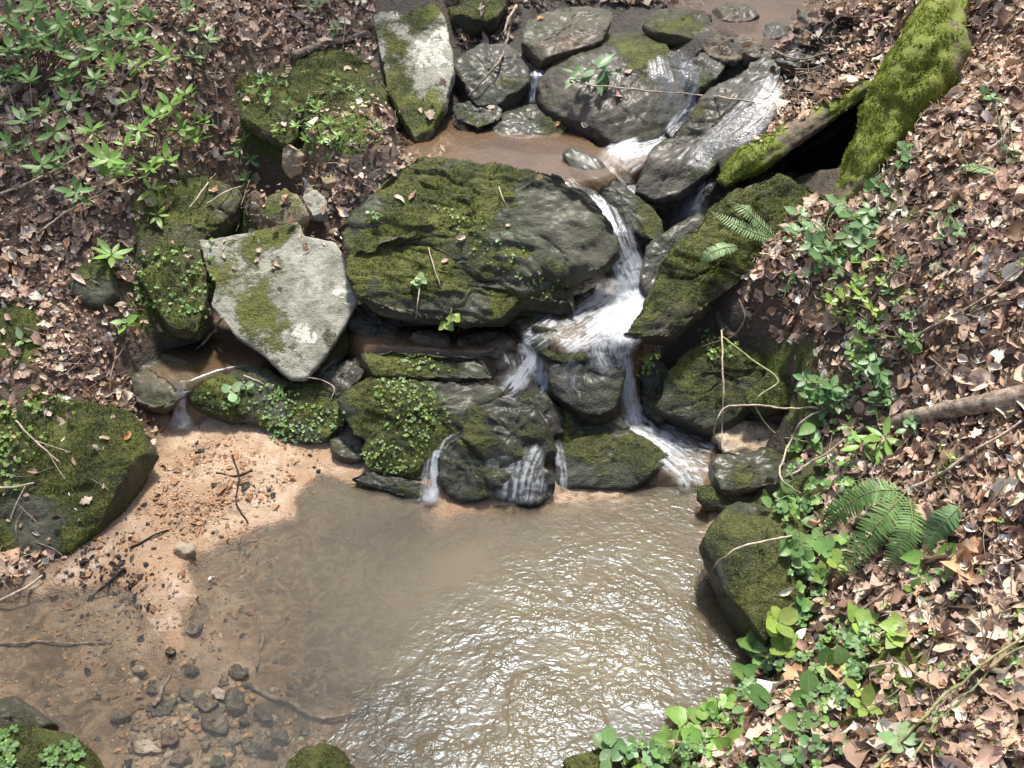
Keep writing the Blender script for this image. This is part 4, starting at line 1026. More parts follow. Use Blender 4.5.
fall('rapid', 'white fan of water rushing right from the foot of the lower fall', [
    [(622,420,.085,40,.9),(645,434,.075,44,.85),(668,448,.062,44,.7),(690,464,.05,46,.5),(712,476,.04,36,.3)],
    [(630,432,.08,22,.95),(655,446,.066,24,.9),(676,462,.055,24,.8),(690,478,.035,34,.7),(694,492,.015,40,.45)],
    [(655,430,.078,18,.4),(690,440,.06,26,.3),(720,452,.052,26,.2)]], cat='rapids')
fall('water_film', 'bluish film of water sliding down the right side of the rounded boulder', [
    [(670,52,.925,34,.3),(678,76,.865,34,.5),(672,102,.79,34,.5),(662,126,.715,26,.4)], [(684,60,.90,20,.7),(690,88,.83,22,.75),(682,114,.75,20,.6)],
    [(655,60,.93,26,.5),(660,84,.89,30,.5),(655,110,.80,26,.4)]], M_FILM, 'water film')
fall('water_film', 'pale sheet of water gliding down the right half of the sloping slab', [
    [(776,74,.905,20,.3),(764,100,.845,34,.42),(738,128,.785,40,.42),(710,150,.735,34,.35),(690,172,.69,28,.3)], [(783,90,.865,10,.5),(766,122,.79,12,.5),(740,146,.735,12,.4)]], M_FILM, 'water film')
fall('water_film', 'glistening film of water on the right shoulder of the big mossy slab', [
    [(566,180,.665,20,.3),(578,196,.635,30,.4),(590,220,.585,30,.35),(602,246,.535,20,.3)]], M_FILM, 'water film')
# ------------------------------------------------------------------ leaf shapes
def leaf_proto(kind, rs, ns=9, curl=1.0):
    """unit-length leaf along +x: vertices (ns x 3), quads; kind: oak, oval, long, heart"""
    t = np.linspace(0, 1, ns)
    if kind == 'oak':
        w = .30*np.sin(np.pi*t**.8)*(1+.38*np.sin(t*np.pi*5.5+rs.rand()))+.02
    elif kind == 'oval': w = .27*np.sin(np.pi*t**.85)**.9
    elif kind == 'long': w = .16*np.sin(np.pi*t**.8)**.9
    elif kind == 'pinna': w = .12*np.clip(1.12-t, 0, 1)**.5*np.clip(t*12+.3, 0, 1)
    elif kind == 'laurel': w = .17*np.sin(np.pi*t**.9)**.85
    elif kind == 'heart': w = .46*np.sin(np.pi*np.clip(t*.93+.07, 0, 1)**.62)**.8
    elif kind == 'round': w = .42*np.sin(np.pi*t)**.55
    elif kind == 'scrap': w = .3*np.sin(np.pi*t)**.4*(1+.5*(rs.rand(ns)-.5))
    w = np.maximum(w, .006)
    X = np.repeat(t[:, None], 3, 1); s = np.array([-1, 0, 1])
    Y = w[:, None]*s[None]
    fold = rs.uniform(.03, .7)*curl; bend = rs.uniform(-.5, .8)*curl; cup = rs.uniform(-.3, .9)*curl
    Z = fold*np.abs(Y)+bend*(X-.5)**2+cup*Y*Y*2
    if curl > .5:
        tw = rs.uniform(-1.2, 1.2)*(X-.5)
        Y, Z = Y*np.cos(tw)-Z*np.sin(tw), Y*np.sin(tw)+Z*np.cos(tw)
        Y = Y+rs.uniform(-.12, .12)*np.sin(X*3)
        Z = Z+.04*rs.normal(size=Z.shape)
    V = np.stack([X-.5*0, Y, Z], -1).reshape(-1, 3)
    uv = np.stack([X*6, np.repeat(s[None], ns, 0), X*0], -1).reshape(-1, 3)
    return V, grid_quads(ns, 3), uv

def frame(d, n):
    """rotation matrices from leaf space: x -> d, z -> n"""
    d = d/np.linalg.norm(d, axis=1)[:, None]
    y = np.cross(n, d); y /= np.linalg.norm(y, axis=1)[:, None]+1e-9
    z = np.cross(d, y)
    return np.stack([d, y, z], -1)

def place_leaves(protos, which, P, D, Nn, size, tint, mat, name, offs=0.0):
    mb = MB()
    for k, (pv, pq, uv) in enumerate(protos):
        m = which == k
        if not m.any(): continue
        R = frame(D[m], Nn[m]); n = m.sum()
        loc = pv-np.array([offs, 0, 0])
        W = np.einsum('nij,vj->nvi', R, loc)*size[m][:, None, None]+P[m][:, None]
        nv = len(pv)
        Q = (pq[None]+(np.arange(n)*nv)[:, None, None]).reshape(-1, 4)
        mb.add(W.reshape(-1, 3), Q, tint=np.repeat(tint[m], nv, 0), leafu=np.tile(uv, (n, 1)))
    return mb.mesh(name, [mat])

M_DEAD = leaf_material('dead_leaves', .62, .18, .35)
DEADP = [leaf_proto(k, RS, 9 if k == 'oak' else 6, 1.0) for k in ['oak']*9+['oval']*6+['long']*9+['scrap']*8]
PAL = np.array([(.53,.39,.30), (.43,.305,.225), (.65,.52,.42), (.74,.63,.53), (.82,.75,.65), (.23,.15,.10), (.11,.072,.05), (.55,.34,.19), (.46,.34,.28)])
PALW = np.array([.20, .18, .14, .10, .055, .13, .10, .03, .065])

# where leaves lie
N0 = 165000
lx = RS.uniform(-2.7, 2.7, N0); ly = RS.uniform(.75, 5.0, N0)
lz = hz(lx, ly)
bb0, bb1 = SV.min(0), SV.max(0)
for i in np.nonzero((lx > bb0[0]) & (lx < bb1[0]) & (ly > bb0[1]) & (ly < bb1[1]))[0]:
    h = SHELF.ray_cast(Vector((lx[i], ly[i], 4.0)), Vector((0, 0, -1)))
    if h[0] is not None and h[0].z > lz[i]: lz[i] = h[0].z
lpx, lpy = proj(np.stack([lx, ly, lz], -1))
CRW = [(a/500., b/500.) for a, b in CREEK]
cd = sdist(lpx/500., lpy/500., CRW)
dens = smooth(.012, -.015, cd)
dens = dens*(1-.75*np.clip(sum(k*np.exp(-((lpx-a)**2+(lpy-b)**2)/(r*r)) for a, b, r, k in MOSSG), 0, 1)**1.2)
deb = inpoly(lpx, lpy, [(452,-40),(760,-40),(700,10),(640,6),(560,4),(520,20),(505,48),(455,50)]) | inpoly(lpx, lpy, [(690,42),(745,60),(800,50),(820,70),(790,85),(760,62),(700,60)]) | inpoly(lpx, lpy, [(390,125),(455,100),(470,112),(440,160),(400,185),(350,205),(335,160)]) | inpoly(lpx, lpy, [(765,66),(790,30),(830,-20),(900,-40),(912,24),(890,70),(850,92),(800,125),(770,130)])
dens = np.where(deb, np.maximum(dens, .45), dens)
sd_pool = sdist(lx, ly, POOL)
dens = np.where(sd_pool > -.01, 0, dens)
dens = dens*np.clip(.62+.8*(fbm(np.stack([lx, ly, lx*0], -1), 3, 3, 71)*.5+.5), .25, 1)
keep = RS.rand(N0) < dens
lx, ly, lz, lpx, lpy = (q[keep] for q in (lx, ly, lz, lpx, lpy))
e = .02
nx = hz(lx-e, ly)-hz(lx+e, ly); ny = hz(lx, ly-e)-hz(lx, ly+e)
nrm = np.stack([nx, ny, np.full(len(lx), 2*e)], -1); nrm /= np.linalg.norm(nrm, axis=1)[:, None]
kk = np.ones(len(lx), bool); holl = inpoly(lpx, lpy, [(770,175),(885,88),(868,140),(840,200),(800,200)])
for i in range(len(lx)):
    o_ = Vector((lx[i], ly[i], 4.0))
    h = SHELF.ray_cast(o_, Vector((0, 0, -1)))
    if h[0] is None and holl[i]: kk[i] = False; continue
    if h[0] is not None and h[0].z > lz[i]-.02: lz[i] = h[0].z; nrm[i] = (0, -.15, 1)
    h = ROCKT.ray_cast(o_, Vector((0, 0, -1)))
    if h[0] is not None and h[0].z > lz[i]+.01:
        if h[0].z-lz[i] > .035 or True: kk[i] = RS.rand() < .07
        lz[i] = h[0].z; nrm[i] = h[1] if h[1].z > 0 else -h[1]
lx, ly, lz, nrm, lpx, lpy = (q[kk] for q in (lx, ly, lz, nrm, lpx, lpy)); nL = len(lx)
lay = RS.rand(nL)
P = np.stack([lx, ly, lz+.002+.030*lay**1.5], -1)
Nn = nrm+RS.normal(size=(nL, 3))*(.18+.32*lay[:, None]); Nn /= np.linalg.norm(Nn, axis=1)[:, None]
D = RS.normal(size=(nL, 3)); D -= (D*Nn).sum(1)[:, None]*Nn
size = np.clip(RS.lognormal(np.log(.0262), .48, nL), .008, .085)*np.where(lpx < 400, .80, 1.0+.2*smooth(350, 650, lpy))
ti = RS.choice(len(PAL), nL, p=PALW/PALW.sum())
pal_shift = fbm(P, 4, 3, 75)[:, None]
tint = PAL[ti]*np.array([1.02, .985, .94])*RS.uniform(.8, 1.2, (nL, 1))*(1+.18*pal_shift)*RS.uniform(.95, 1.05, (nL, 3))
wetl = inpoly(lpx, lpy, [(445,-60),(830,-60),(830,100),(600,110),(330,180),(330,140),(445,90)])
tint = np.where(wetl[:, None], tint*.55, tint)
which = RS.choice(len(DEADP), nL)
me = place_leaves(DEADP, which, P, D, Nn, size, np.clip(tint, .02, .8), M_DEAD, 'leaf_litter', .5)
tag(link('leaf_litter', me), 'pinkish brown dead leaves carpeting both banks of the creek', None, None, 'stuff')
print('litter leaves', nL)

# fine twigs and crumbs among the leaves
M_TWIG = wood_material('dry_twig', (.16, .115, .08), (.42, .34, .27))
nT = 9000
ix = RS.choice(nL, nT); mb = MB()
for i in ix:
    a = RS.uniform(0, math.pi*2); L = RS.uniform(.02, .13); d = np.array([math.cos(a), math.sin(a), 0]); d -= nrm[i]*(d@nrm[i])
    p = P[i]+nrm[i]*.012; q = np.array([p-d*L/2+RS.normal(size=3)*.003, p+RS.normal(size=3)*L*.06, p+d*L/2+RS.normal(size=3)*.006])
    V, Q, T = tube_arrays(catmull(q, 5), [.0016, .0016, .0014, .0012, .0008], 3); mb.add(V, Q, T)
tag(link('twig_litter', mb.mesh('twig_litter', [M_TWIG])), 'fine broken twigs scattered through the leaf litter', None, None, 'stuff')

# debris on the sand bank and in the shallows
nD = 11000
dx, dy = RS.uniform(40, 330, nD), RS.uniform(400, 760, nD)
mk = (np.exp(-((dx-205)**2+(dy-495)**2)/75**2)*.9+np.exp(-((dx-110)**2+(dy-570)**2)/45**2)*.9+np.exp(-((dx-235)**2+(dy-475)**2)/30**2)+.05)*(.15+1.3*smooth(-.1, .5, vnoise(np.stack([dx/22., dy/16., dx*0], -1), 4))) > RS.rand(nD)
dx, dy = dx[mk], dy[mk]; n = len(dx)
q = at(dx, dy, .02); q[:, 2] = hz(q[:, 0], q[:, 1])+.002
bd = ROCKT
ok = np.array([bd.ray_cast(Vector((a[0], a[1], 3)), Vector((0, 0, -1)))[0] is None for a in q]); q = q[ok]; dx = dx[ok]; dy = dy[ok]; n = len(q)
Nn2 = np.tile([0, 0, 1.0], (n, 1))+RS.normal(size=(n, 3))*.25; D2 = RS.normal(size=(n, 3)); D2[:, 2] *= .1
darkp = (np.exp(-((dx-110)**2+(dy-580)**2)/60**2)*.8+.5*(vnoise(np.stack([dx/12., dy/9., dx*0], -1), 8) > .35)) > RS.rand(n)
tn = np.where(darkp[:, None], np.array([.03, .025, .02]), np.array([.34, .19, .10]))*RS.uniform(.6, 1.4, (n, 1))
me = place_leaves(DEADP, RS.choice(len(DEADP), n), q, D2, Nn2, np.clip(RS.lognormal(np.log(.009), .6, n), .004, .045), tn, M_DEAD, 'leaf_crumbs', .5)
tag(link('leaf_crumbs', me), 'orange and black leaf crumbs washed up on the sand bank', None, None, 'stuff')
# ------------------------------------------------------------------ green plants
M_LEAF = leaf_material('green_leaves', .42, .3, .5, veins=True)
M_FERN = leaf_material('fern_pinnae', .5, .3, .4)
M_STEM = wood_material('green_stem', (.10, .14, .045), (.24, .26, .10))
M_BSTEM = wood_material('brown_stem', (.10, .07, .045), (.24, .18, .12))
GREENS = {'laurel': (.15, .28, .075), 'bright': (.21, .38, .08), 'mid': (.15, .285, .085), 'blue': (.14, .27, .11), 'yellow': (.29, .42, .09), 'pale': (.28, .42, .20), 'dark': (.07, .14, .045)}
LP = {}
for k_ in ('laurel', 'oval', 'round', 'heart', 'long', 'pinna'):
    LP[k_] = [leaf_proto(k_, RS, 7, .45) for _ in range(4)]

def whorl_pts(c, up, n, L, spread, kind, col):
    a = RS.rand()*6.28+np.arange(n)*(2*math.pi/n)+RS.normal(size=n)*.25
    up = up/np.linalg.norm(up); s = np.cross(up, [1, .2, .1]); s /= np.linalg.norm(s); t = np.cross(up, s)
    el = RS.normal(spread, .22, n)
    D = (np.cos(a)[:, None]*s+np.sin(a)[:, None]*t)*np.cos(el)[:, None]+up*np.sin(el)[:, None]
    Nn = up-D*(D@up)[:, None]; Nn += RS.normal(size=(n, 3))*.12
    sz = L*RS.uniform(.65, 1.15, n)
    tint = np.array(GREENS[col])*RS.uniform(.75, 1.25, (n, 1))*RS.uniform(.92, 1.08, (n, 3))
    return np.tile(c, (n, 1))+D*L*.06, D, Nn, sz, tint

def towards(px, py, lift, rocks=True):
    p, n = surf_at(px, py, rocks); d = ray(px, py); d /= np.linalg.norm(d)
    return p-d*lift, p, n

def plant(name, label, base_px, heads, leafkind='laurel', L=.06, n=6, col='laurel', spread=.35, stemr=.0022, group=None, cat='plant', woody_stem=False, jit=0, sub=True):
    """heads: (px, py, lift[, L, n, colour]) the leaf clusters"""
    b, bn = surf_at(*base_px)
    root = empty(name, b); tag(root, label, cat, group)
    mb = MB(); acc = [[], [], [], [], []]
    hub = b+np.array([0, 0, .02])
    for h in heads:
        hp, g_, gn = towards(h[0], h[1], h[2])
        LL = h[3] if len(h) > 3 and h[3] else L; nn = h[4] if len(h) > 4 and h[4] else n; cc = h[5] if len(h) > 5 else col
        m = (hub+hp)/2+np.array([0, 0, .25*np.linalg.norm(hp-b)*.4])+RS.normal(size=3)*.01
        C = catmull([b-np.array([0, 0, .004]), hub*.7+m*.3, m, hp], 12)
        V, Q, T = tube_arrays(C, np.linspace(stemr*1.3, stemr*.6, 12), 5); mb.add(V, Q, T)
        up = np.array([RS.normal()*.25, -.35+RS.normal()*.2, 1.0])
        for k, v in zip(acc, whorl_pts(hp, up, nn, LL, spread, leafkind, cc)): k.append(v)
        if sub and LL > .035 and RS.rand() < .6:
            for k, v in zip(acc, whorl_pts(hp-up*.25*LL, up, max(3, nn-2), LL*.95, spread-.3, leafkind, cc)): k.append(v)
    P_, D_, N_, S_, T_ = (np.concatenate(a) for a in acc)
    child('stem', mb.mesh('stem', [M_BSTEM if woody_stem else M_STEM]), root)
    child('foliage', place_leaves(LP[leafkind], RS.choice(4, len(P_)), P_, D_, N_, S_, T_, M_LEAF, 'foliage'), root)
    return root

gs = 'broad leaved shrubs on the left bank'
plant('laurel_shrub', 'dark green shrub with whorled leaves in the top left corner', (40,95), [(8,18,.22),(34,8,.25),(60,24,.24),(90,12,.2),(120,6,.2),(150,20,.18),(30,45,.2),(54,50,.2),(80,60,.16),(18,74,.15),(72,36,.2),(110,34,.2),(0,-12,.25),(45,-20,.25),(100,-25,.25),(140,-15,.2),(-20,30,.2),(22,30,.22),(46,34,.2),(84,40,.17),(100,50,.16),(135,40,.16),(10,50,.2),(120,22,.2),(72,0,.24),(65,78,.14),(95,80,.14)], L=.062, n=7, group=gs, woody_stem=True, cat='shrub')
plant('laurel_shrub', 'loose leafy shrub at the left edge below the corner shrub', (40,180), [(30,82,.16),(45,110,.16),(70,100,.15),(56,132,.14),(24,122,.14),(6,142,.14),(42,165,.12),(76,192,.08),(62,156,.12),(4,76,.16),(-15,110,.15),(20,150,.12)], L=.062, n=6, group=gs, woody_stem=True, cat='shrub', col='mid')
plant('laurel_shrub', 'brighter leafy shrub arching over the mossy mound', (150,175), [(112,62,.18),(136,66,.18),(166,56,.17),(125,145,.16),(110,160,.15),(140,130,.17),(156,118,.17),(166,160,.13),(150,168,.12),(180,130,.14),(196,136,.12),(205,120,.12),(100,158,.13),(120,170,.11),(170,105,.17),(186,96,.14),(130,100,.17),(92,130,.12)], L=.060, n=6, col='bright', group=gs, woody_stem=True, cat='shrub')
plant('laurel_shrub', 'upright leafy twig at the top, right of the corner shrub', (205,75), [(200,28,.12),(195,56,.08),(208,40,.1),(186,8,.12)], L=.05, n=5, col='mid', group=gs, woody_stem=True, cat='shrub')
plant('seedling', 'star-shaped bright green seedling in leaf litter at the foot of the mossy mound', (112,266), [(112,255,.05)], L=.075, n=7, col='bright', spread=.15)
plant('seedling', 'drooping leafy shoot hanging over the top of the mossy mound', (148,190), [(152,190,.05),(157,216,.05)], L=.055, n=5, col='yellow', spread=-.1)
plant('seedling', 'pale five-leaved seedling in the litter near the top left of the standing stone', (335,40), [(335,28,.05)], L=.05, n=5, col='pale')
plant('seedling', 'pale leaf tuft in the litter at the top edge', (310,12), [(308,6,.05),(318,2,.05)], L=.045, n=4, col='pale')
plant('seedling', 'leafy sprig right of the shrub beside the mossy mound', (240,165), [(235,152,.05),(250,160,.05),(246,180,.04),(243,140,.05)], L=.04, n=5, col='mid')
plant('seedling', 'round leaved sprig on the mossy hump beside a dead twig', (258,100), [(252,92,.04),(268,96,.04),(262,82,.04)], L=.03, n=4, col='bright', leafkind='oval')
plant('seedling', 'cluster of starry shoots on the low mossy hump', (318,120), [(300,112,.03),(318,110,.04),(330,122,.03),(312,128,.03),(322,140,.03),(338,136,.02),(296,126,.03),(306,140,.03)], L=.032, n=6, col='bright')
plant('seedling', 'pale leaf in the litter between the small mossy stone and pool rock', (22,344), [(22,340,.02)], L=.04, n=2, leafkind='oval', col='pale')
plant('seedling', 'lone green leaf pair on a twig above the left mossy pool rock', (126,338), [(125,322,.04)], L=.05, n=2, leafkind='oval', col='bright')
plant('seedling', 'three round bright leaves on the mossy shelf', (240,396), [(229,393,.02,.042,2),(245,386,.02,.042,2)], leafkind='round', col='pale', spread=.1)
plant('ivy_sprig', 'ivy-leaved sprig hanging under the front of the large mossy slab', (452,312), [(446,322,.02),(456,318,.02),(454,328,.02)], L=.035, n=3, leafkind='heart', col='yellow', spread=0)
plant('ivy_sprig', 'small pale sprig on a dead stalk on the lower slate layer', (420,296), [(416,283,.02),(421,278,.02)], L=.025, n=3, leafkind='heart', col='pale', spread=0)
plant('seedling', 'small pale sprig at the left end of the large mossy slab', (375,218), [(370,212,.02),(376,218,.02)], L=.02, n=3, leafkind='round', col='pale')
plant('seedling', 'leaf pair growing on the side root above the bank slab', (758,152), [(752,148,.03),(764,140,.03)], L=.05, n=3, leafkind='oval', col='mid')
plant('leafy_plant', 'blue-green oval-leaved plant at the foot of the mossy root', (835,255), [(800,215,.04),(815,228,.06),(838,206,.08),(852,214,.08),(864,226,.07),(848,234,.07),(830,250,.06),(870,210,.05),(812,244,.05),(795,232,.05),(860,246,.05),(838,266,.04),(822,262,.04)], L=.05, n=4, leafkind='oval', col='blue', spread=.15)
plant('leafy_plant', 'yellowish small-leaved plant in front of the blue-green one', (850,262), [(868,250,.03),(880,258,.03),(856,262,.03),(842,254,.03)], L=.028, n=5, leafkind='oval', col='yellow')
plant('leafy_plant', 'dark small-leaved sprig against the right side of the mossy root', (905,165), [(905,150,.04),(910,158,.04),(902,168,.03),(876,184,.03),(868,190,.03),(884,192,.03)], L=.03, n=4, leafkind='round', col='blue')
plant('leafy_plant', 'sparse leafy sprig in the litter at the right, level with the root foot', (945,225), [(938,218,.04),(950,226,.03),(958,232,.03),(944,238,.03),(955,205,.03)], L=.035, n=4, leafkind='oval', col='blue')
plant('leafy_plant', 'twiggy seedling with small round leaves high on the right bank', (990,100), [(984,96,.04),(992,98,.04),(1015,160,.03),(1005,152,.03)], L=.03, n=3, leafkind='round', col='blue')
plant('leafy_plant', 'yellow-green bushy sprout halfway up the right bank', (845,310), [(830,302,.05),(842,296,.05),(852,288,.05),(862,296,.04),(872,310,.04),(850,312,.03),(880,282,.04),(838,314,.03)], L=.028, n=6, leafkind='oval', col='yellow')
plant('leafy_plant', 'small plant with paired leaves in mid bank litter', (905,345), [(905,336,.04),(915,340,.04),(912,352,.03),(866,330,.04),(860,340,.04)], L=.035, n=4, leafkind='oval', col='mid')
plant('leafy_plant', 'bluish plant with paired leaves left of the grey log', (885,395), [(870,362,.05),(880,372,.05),(866,372,.04),(884,390,.04),(878,402,.04),(890,398,.03),(850,352,.03)], L=.045, n=3, leafkind='oval', col='blue')
plant('leafy_plant', 'dark oval-leaved plant hanging over the mossy wedge stone', (820,385), [(806,380,.04),(818,384,.05),(832,388,.05),(824,396,.05),(812,396,.04),(838,400,.03),(826,408,.04)], L=.045, n=4, leafkind='oval', col='blue')
plant('leafy_plant', 'pair of large pale leaves above the thin bank vine', (818,432), [(816,424,.05,.065,2),(812,436,.05,.065,2),(815,410,.03,.04,2)], leafkind='oval', col='mid', spread=.1)
plant('leafy_plant', 'bright green plant of two five-leaved stars below the grey log', (875,450), [(862,446,.05,.075,5),(884,438,.06,.075,5)], leafkind='laurel', col='bright', spread=.1)
plant('leafy_plant', 'small sprout between grey log and bright star-leaved plant', (912,428), [(912,422,.04),(908,430,.03),(880,424,.02)], L=.035, n=4, leafkind='oval', col='blue')
plant('leafy_plant', 'yellow-green frond-like sprout right of the star-leaved plant', (948,468), [(940,452,.04),(950,458,.04),(944,466,.03),(938,476,.03)], L=.03, n=5, leafkind='long', col='yellow')
plant('leafy_plant', 'single bright leaf beside the lower fern fronds', (935,565), [(933,555,.03,.075,1)], leafkind='oval', col='bright')
plant('leafy_plant', 'small sprouts in litter under the fern tips', (920,580), [(918,572,.03),(945,574,.03),(912,590,.02)], L=.035, n=4, leafkind='oval', col='bright')
gh = 'round leaved seedlings at the pool edge'
plant('round_leaf_plant', 'large round bluish leaves overhanging the pool at the bottom edge', (625,775), [(612,748,.03,.055,3),(630,738,.03,.055,2),(612,762,.03,.05,2),(655,762,.03,.045,3)], leafkind='round', col='blue', spread=.1, group=gh)
plant('round_leaf_plant', 'yellow-green lobed leaves right of the large round bluish leaves', (670,760), [(668,742,.04,.06,4),(688,720,.03,.075,3),(700,745,.03,.05,3),(730,748,.03,.065,3)], leafkind='heart', col='bright', spread=.1, group=gh)
plant('round_leaf_plant', 'cloverlike sprig between pool corner and bank stones', (720,715), [(718,708,.03),(708,712,.03),(728,700,.03),(716,724,.02)], L=.032, n=4, leafkind='round', col='bright', group=gh)
plant('round_leaf_plant', 'bright trefoil leaves just above the pool corner', (752,660), [(752,645,.04,.055,3),(745,676,.03,.05,3),(765,655,.03,.05,2)], leafkind='heart', col='mid', group=gh)
plant('round_leaf_plant', 'round leaves beside the pale twig on the lower bank', (820,690), [(829,670,.04,.06,1),(843,667,.04,.045,1),(814,700,.04,.068,1),(772,697,.04,.065,1),(800,725,.03,.05,2)], leafkind='round', col='mid', group=gh)
plant('round_leaf_plant', 'four-leaved bright sprig low on the right bank', (868,715), [(866,708,.03,.055,4),(858,690,.03,.035,4)], leafkind='oval', col='yellow', group=gh)
plant('round_leaf_plant', 'lobed yellow-green leaf plant in the middle of the lower bank', (858,630), [(856,622,.04,.05,3),(872,642,.03,.04,4),(898,628,.03,.04,4),(895,640,.03,.035,4)], leafkind='heart', col='yellow', group=gh)
plant('round_leaf_plant', 'pale silvery sprig at the bottom of the right bank', (905,755), [(902,744,.03,.05,5)], leafkind='oval', col='pale', group=gh)
plant('round_leaf_plant', 'bright stacked leaves above the pool boulder', (815,600), [(778,622,.03,.05,4),(820,575,.04,.04,4),(838,565,.03,.04,4),(785,650,.03,.045,4)], leafkind='round', col='yellow', group=gh)
plant('round_leaf_plant', 'round leaf shoot beside the vine on the boulder side', (795,500), [(788,496,.04,.05,2),(800,520,.04,.055,2),(772,508,.03,.045,2)], leafkind='round', col='mid', group=gh)
plant('round_leaf_plant', 'leafy cluster of round leaves behind the pool boulder', (815,560), [(800,545,.04),(815,540,.04),(828,552,.04),(805,560,.04),(790,548,.03)], L=.04, n=4, leafkind='round', col='mid', group=gh)

# ferns
def fern(label, base_px, fronds, col='mid', group='ferns on the right bank'):
    b, _ = surf_at(*base_px); root = empty('fern', b); tag(root, label, 'fern', group)
    for f in fronds:
        pts = [towards(x, y, l)[0] for x, y, l in f[0]]; L = f[1]
        C = catmull(pts, 60); V, Q, T = tube_arrays(C, np.linspace(.0022, .0007, 60), 5)
        st = MB(); st.add(V, Q, T)
        tg = np.gradient(C, axis=0); tg /= np.linalg.norm(tg, axis=1)[:, None]
        up = np.array([0, -.45, 1.0]); side = np.cross(tg, up); side /= np.linalg.norm(side, axis=1)[:, None]
        t = np.linspace(0, 1, 60); env = np.sin(np.pi*np.clip(t*.86+.12, 0, 1))**.75*L*.72
        P_, D_, N_, S_ = [], [], [], []
        for i in range(3, 60, 2):
            for s in (-1, 1):
                d = side[i]*s+tg[i]*.28+np.array([0, 0, -.12])+RS.normal(size=3)*.05
                P_.append(C[i]); D_.append(d); N_.append(np.cross(tg[i], side[i])*-1 if np.cross(tg[i], side[i])[2] < 0 else np.cross(tg[i], side[i])); S_.append(env[i]*RS.uniform(.9, 1.08))
        P_, D_, N_, S_ = map(np.array, (P_, D_, N_, S_))
        tn = np.array(GREENS[col])*RS.uniform(.75, 1.2, (len(P_), 1))
        fr = child('frond', place_leaves(LP['pinna'], RS.choice(4, len(P_)), P_, D_, N_, S_, tn, M_FERN, 'frond'), root)
        fr['_'] = 1; del fr['_']
        s_ = link('rachis', st.mesh('rachis', [M_STEM]), fr); s_.data.transform(__import__('mathutils').Matrix.Translation(-Vector(b)))
    return root
fern('large arching fern at the right above the pool boulder, three dark green fronds', (905,492), [([(902,490,.03),(870,492,.09),(842,508,.09),(820,530,.05)], .062), ([(906,492,.03),(885,515,.10),(862,545,.09),(836,580,.05)], .062), ([(908,494,.03),(912,520,.08),(900,548,.07),(884,572,.04)], .055)])
fern('small bluish fern tip right of the large fern', (958,512), [([(960,506,.03),(948,518,.06),(936,532,.05),(926,550,.03)], .05)], 'blue')
fern('pale fern drooping over the top of the slanting mossy slab', (775,238), [([(776,238,.02),(758,222,.06),(740,206,.07),(716,196,.05)], .038), ([(776,240,.02),(758,234,.06),(735,224,.06),(712,212,.04)], .040)], 'pale')
fern('short pale fern frond lower on the slanting mossy slab', (738,246), [([(738,246,.02),(724,248,.05),(710,254,.05),(700,266,.03)], .038)], 'pale')
fern('small fern frond lying in litter at the right edge', (998,172), [([(998,174,.02),(985,168,.04),(970,166,.04),(954,172,.02)], .040)], 'pale')

# ground cover too small to count
def cover(name, label, poly, n, size, cols, lift=.02, kind='round', leafs=(3, 5), rocks=True):
    xs = [p[0] for p in poly]; ys = [p[1] for p in poly]; acc = [[], [], [], [], []]; mb = MB(); c = 0; tries = 0; n = int(n*(.62 if size > .0125 else .8)); size = size*(.72 if size > .0125 else .62)
    while c < n and tries < n*6:
        tries += 1
        x, y = RS.uniform(min(xs), max(xs)), RS.uniform(min(ys), max(ys))
        if not inpoly(np.array([x]), np.array([y]), poly)[0]: continue
        if vnoise(np.array([[x/28., y/28., n*.37]]), 5)[0] < RS.uniform(-.6, .5): continue
        p, nn = surf_at(x, y, rocks)
        if sdist(p[0:1], p[1:2], POOL)[0] > -.004 and p[2] < .01: continue
        h = p+nn*RS.uniform(.2, 1.2)*lift+np.array([0, 0, .3*lift]); L = size*RS.lognormal(0, .3)
        up = nn+np.array([0, -.2, .6])+RS.normal(size=3)*.25
        for k, v in zip(acc, whorl_pts(h, up, RS.randint(leafs[0], leafs[1]+1), L, .15, kind, cols[RS.randint(len(cols))])): k.append(v)
        if lift > .012:
            V, Q, T = tube_arrays(np.array([p, (p+h)/2+RS.normal(size=3)*.002, h]), .0007, 3); mb.add(V, Q, T, tint=np.array([.14, .2, .06]), leafu=np.zeros(3))
        c += 1
    P_, D_, N_, S_, T_ = (np.concatenate(a) for a in acc)
    me = place_leaves(LP[kind], RS.choice(4, len(P_)), P_, D_, N_, S_, T_, M_LEAF, name)
    o = link(name, me); tag(o, label, None, None, 'stuff')
    if mb.n:
        s = link('stems', mb.mesh('stems', [M_STEM]), o); s['kind'] = 'stuff'
cover('ground_cover', 'small round-leaved ground cover along the lower right pool bank', [(590,775),(650,735),(700,725),(745,690),(755,640),(790,605),(840,585),(880,610),(880,660),(850,700),(840,775)], 420, .021, ['mid','bright','blue','mid'], .028)
cover('ground_cover', 'ground cover on the bank edge behind the boulder', [(770,500),(800,430),(850,420),(860,480),(850,560),(830,600),(795,600)], 150, .020, ['mid','blue','bright'], .025)
cover('ground_cover', 'thin ground cover on the mid right bank', [(790,260),(880,230),(930,260),(920,330),(880,380),(850,430),(810,400),(830,340),(770,290)], 170, .020, ['mid','blue','yellow','dark'], .025, 'oval')
cover('ground_cover', 'scattered seedlings in the right bank litter', [(880,560),(1024,480),(1024,768),(860,768)], 60, .018, ['bright','mid'], .02, 'oval')
cover('ground_cover', 'tiny plants in the moss at the left edge', [(-10,405),(60,395),(90,410),(50,440),(20,490),(-10,490)], 170, .012, ['bright','yellow'], .012)
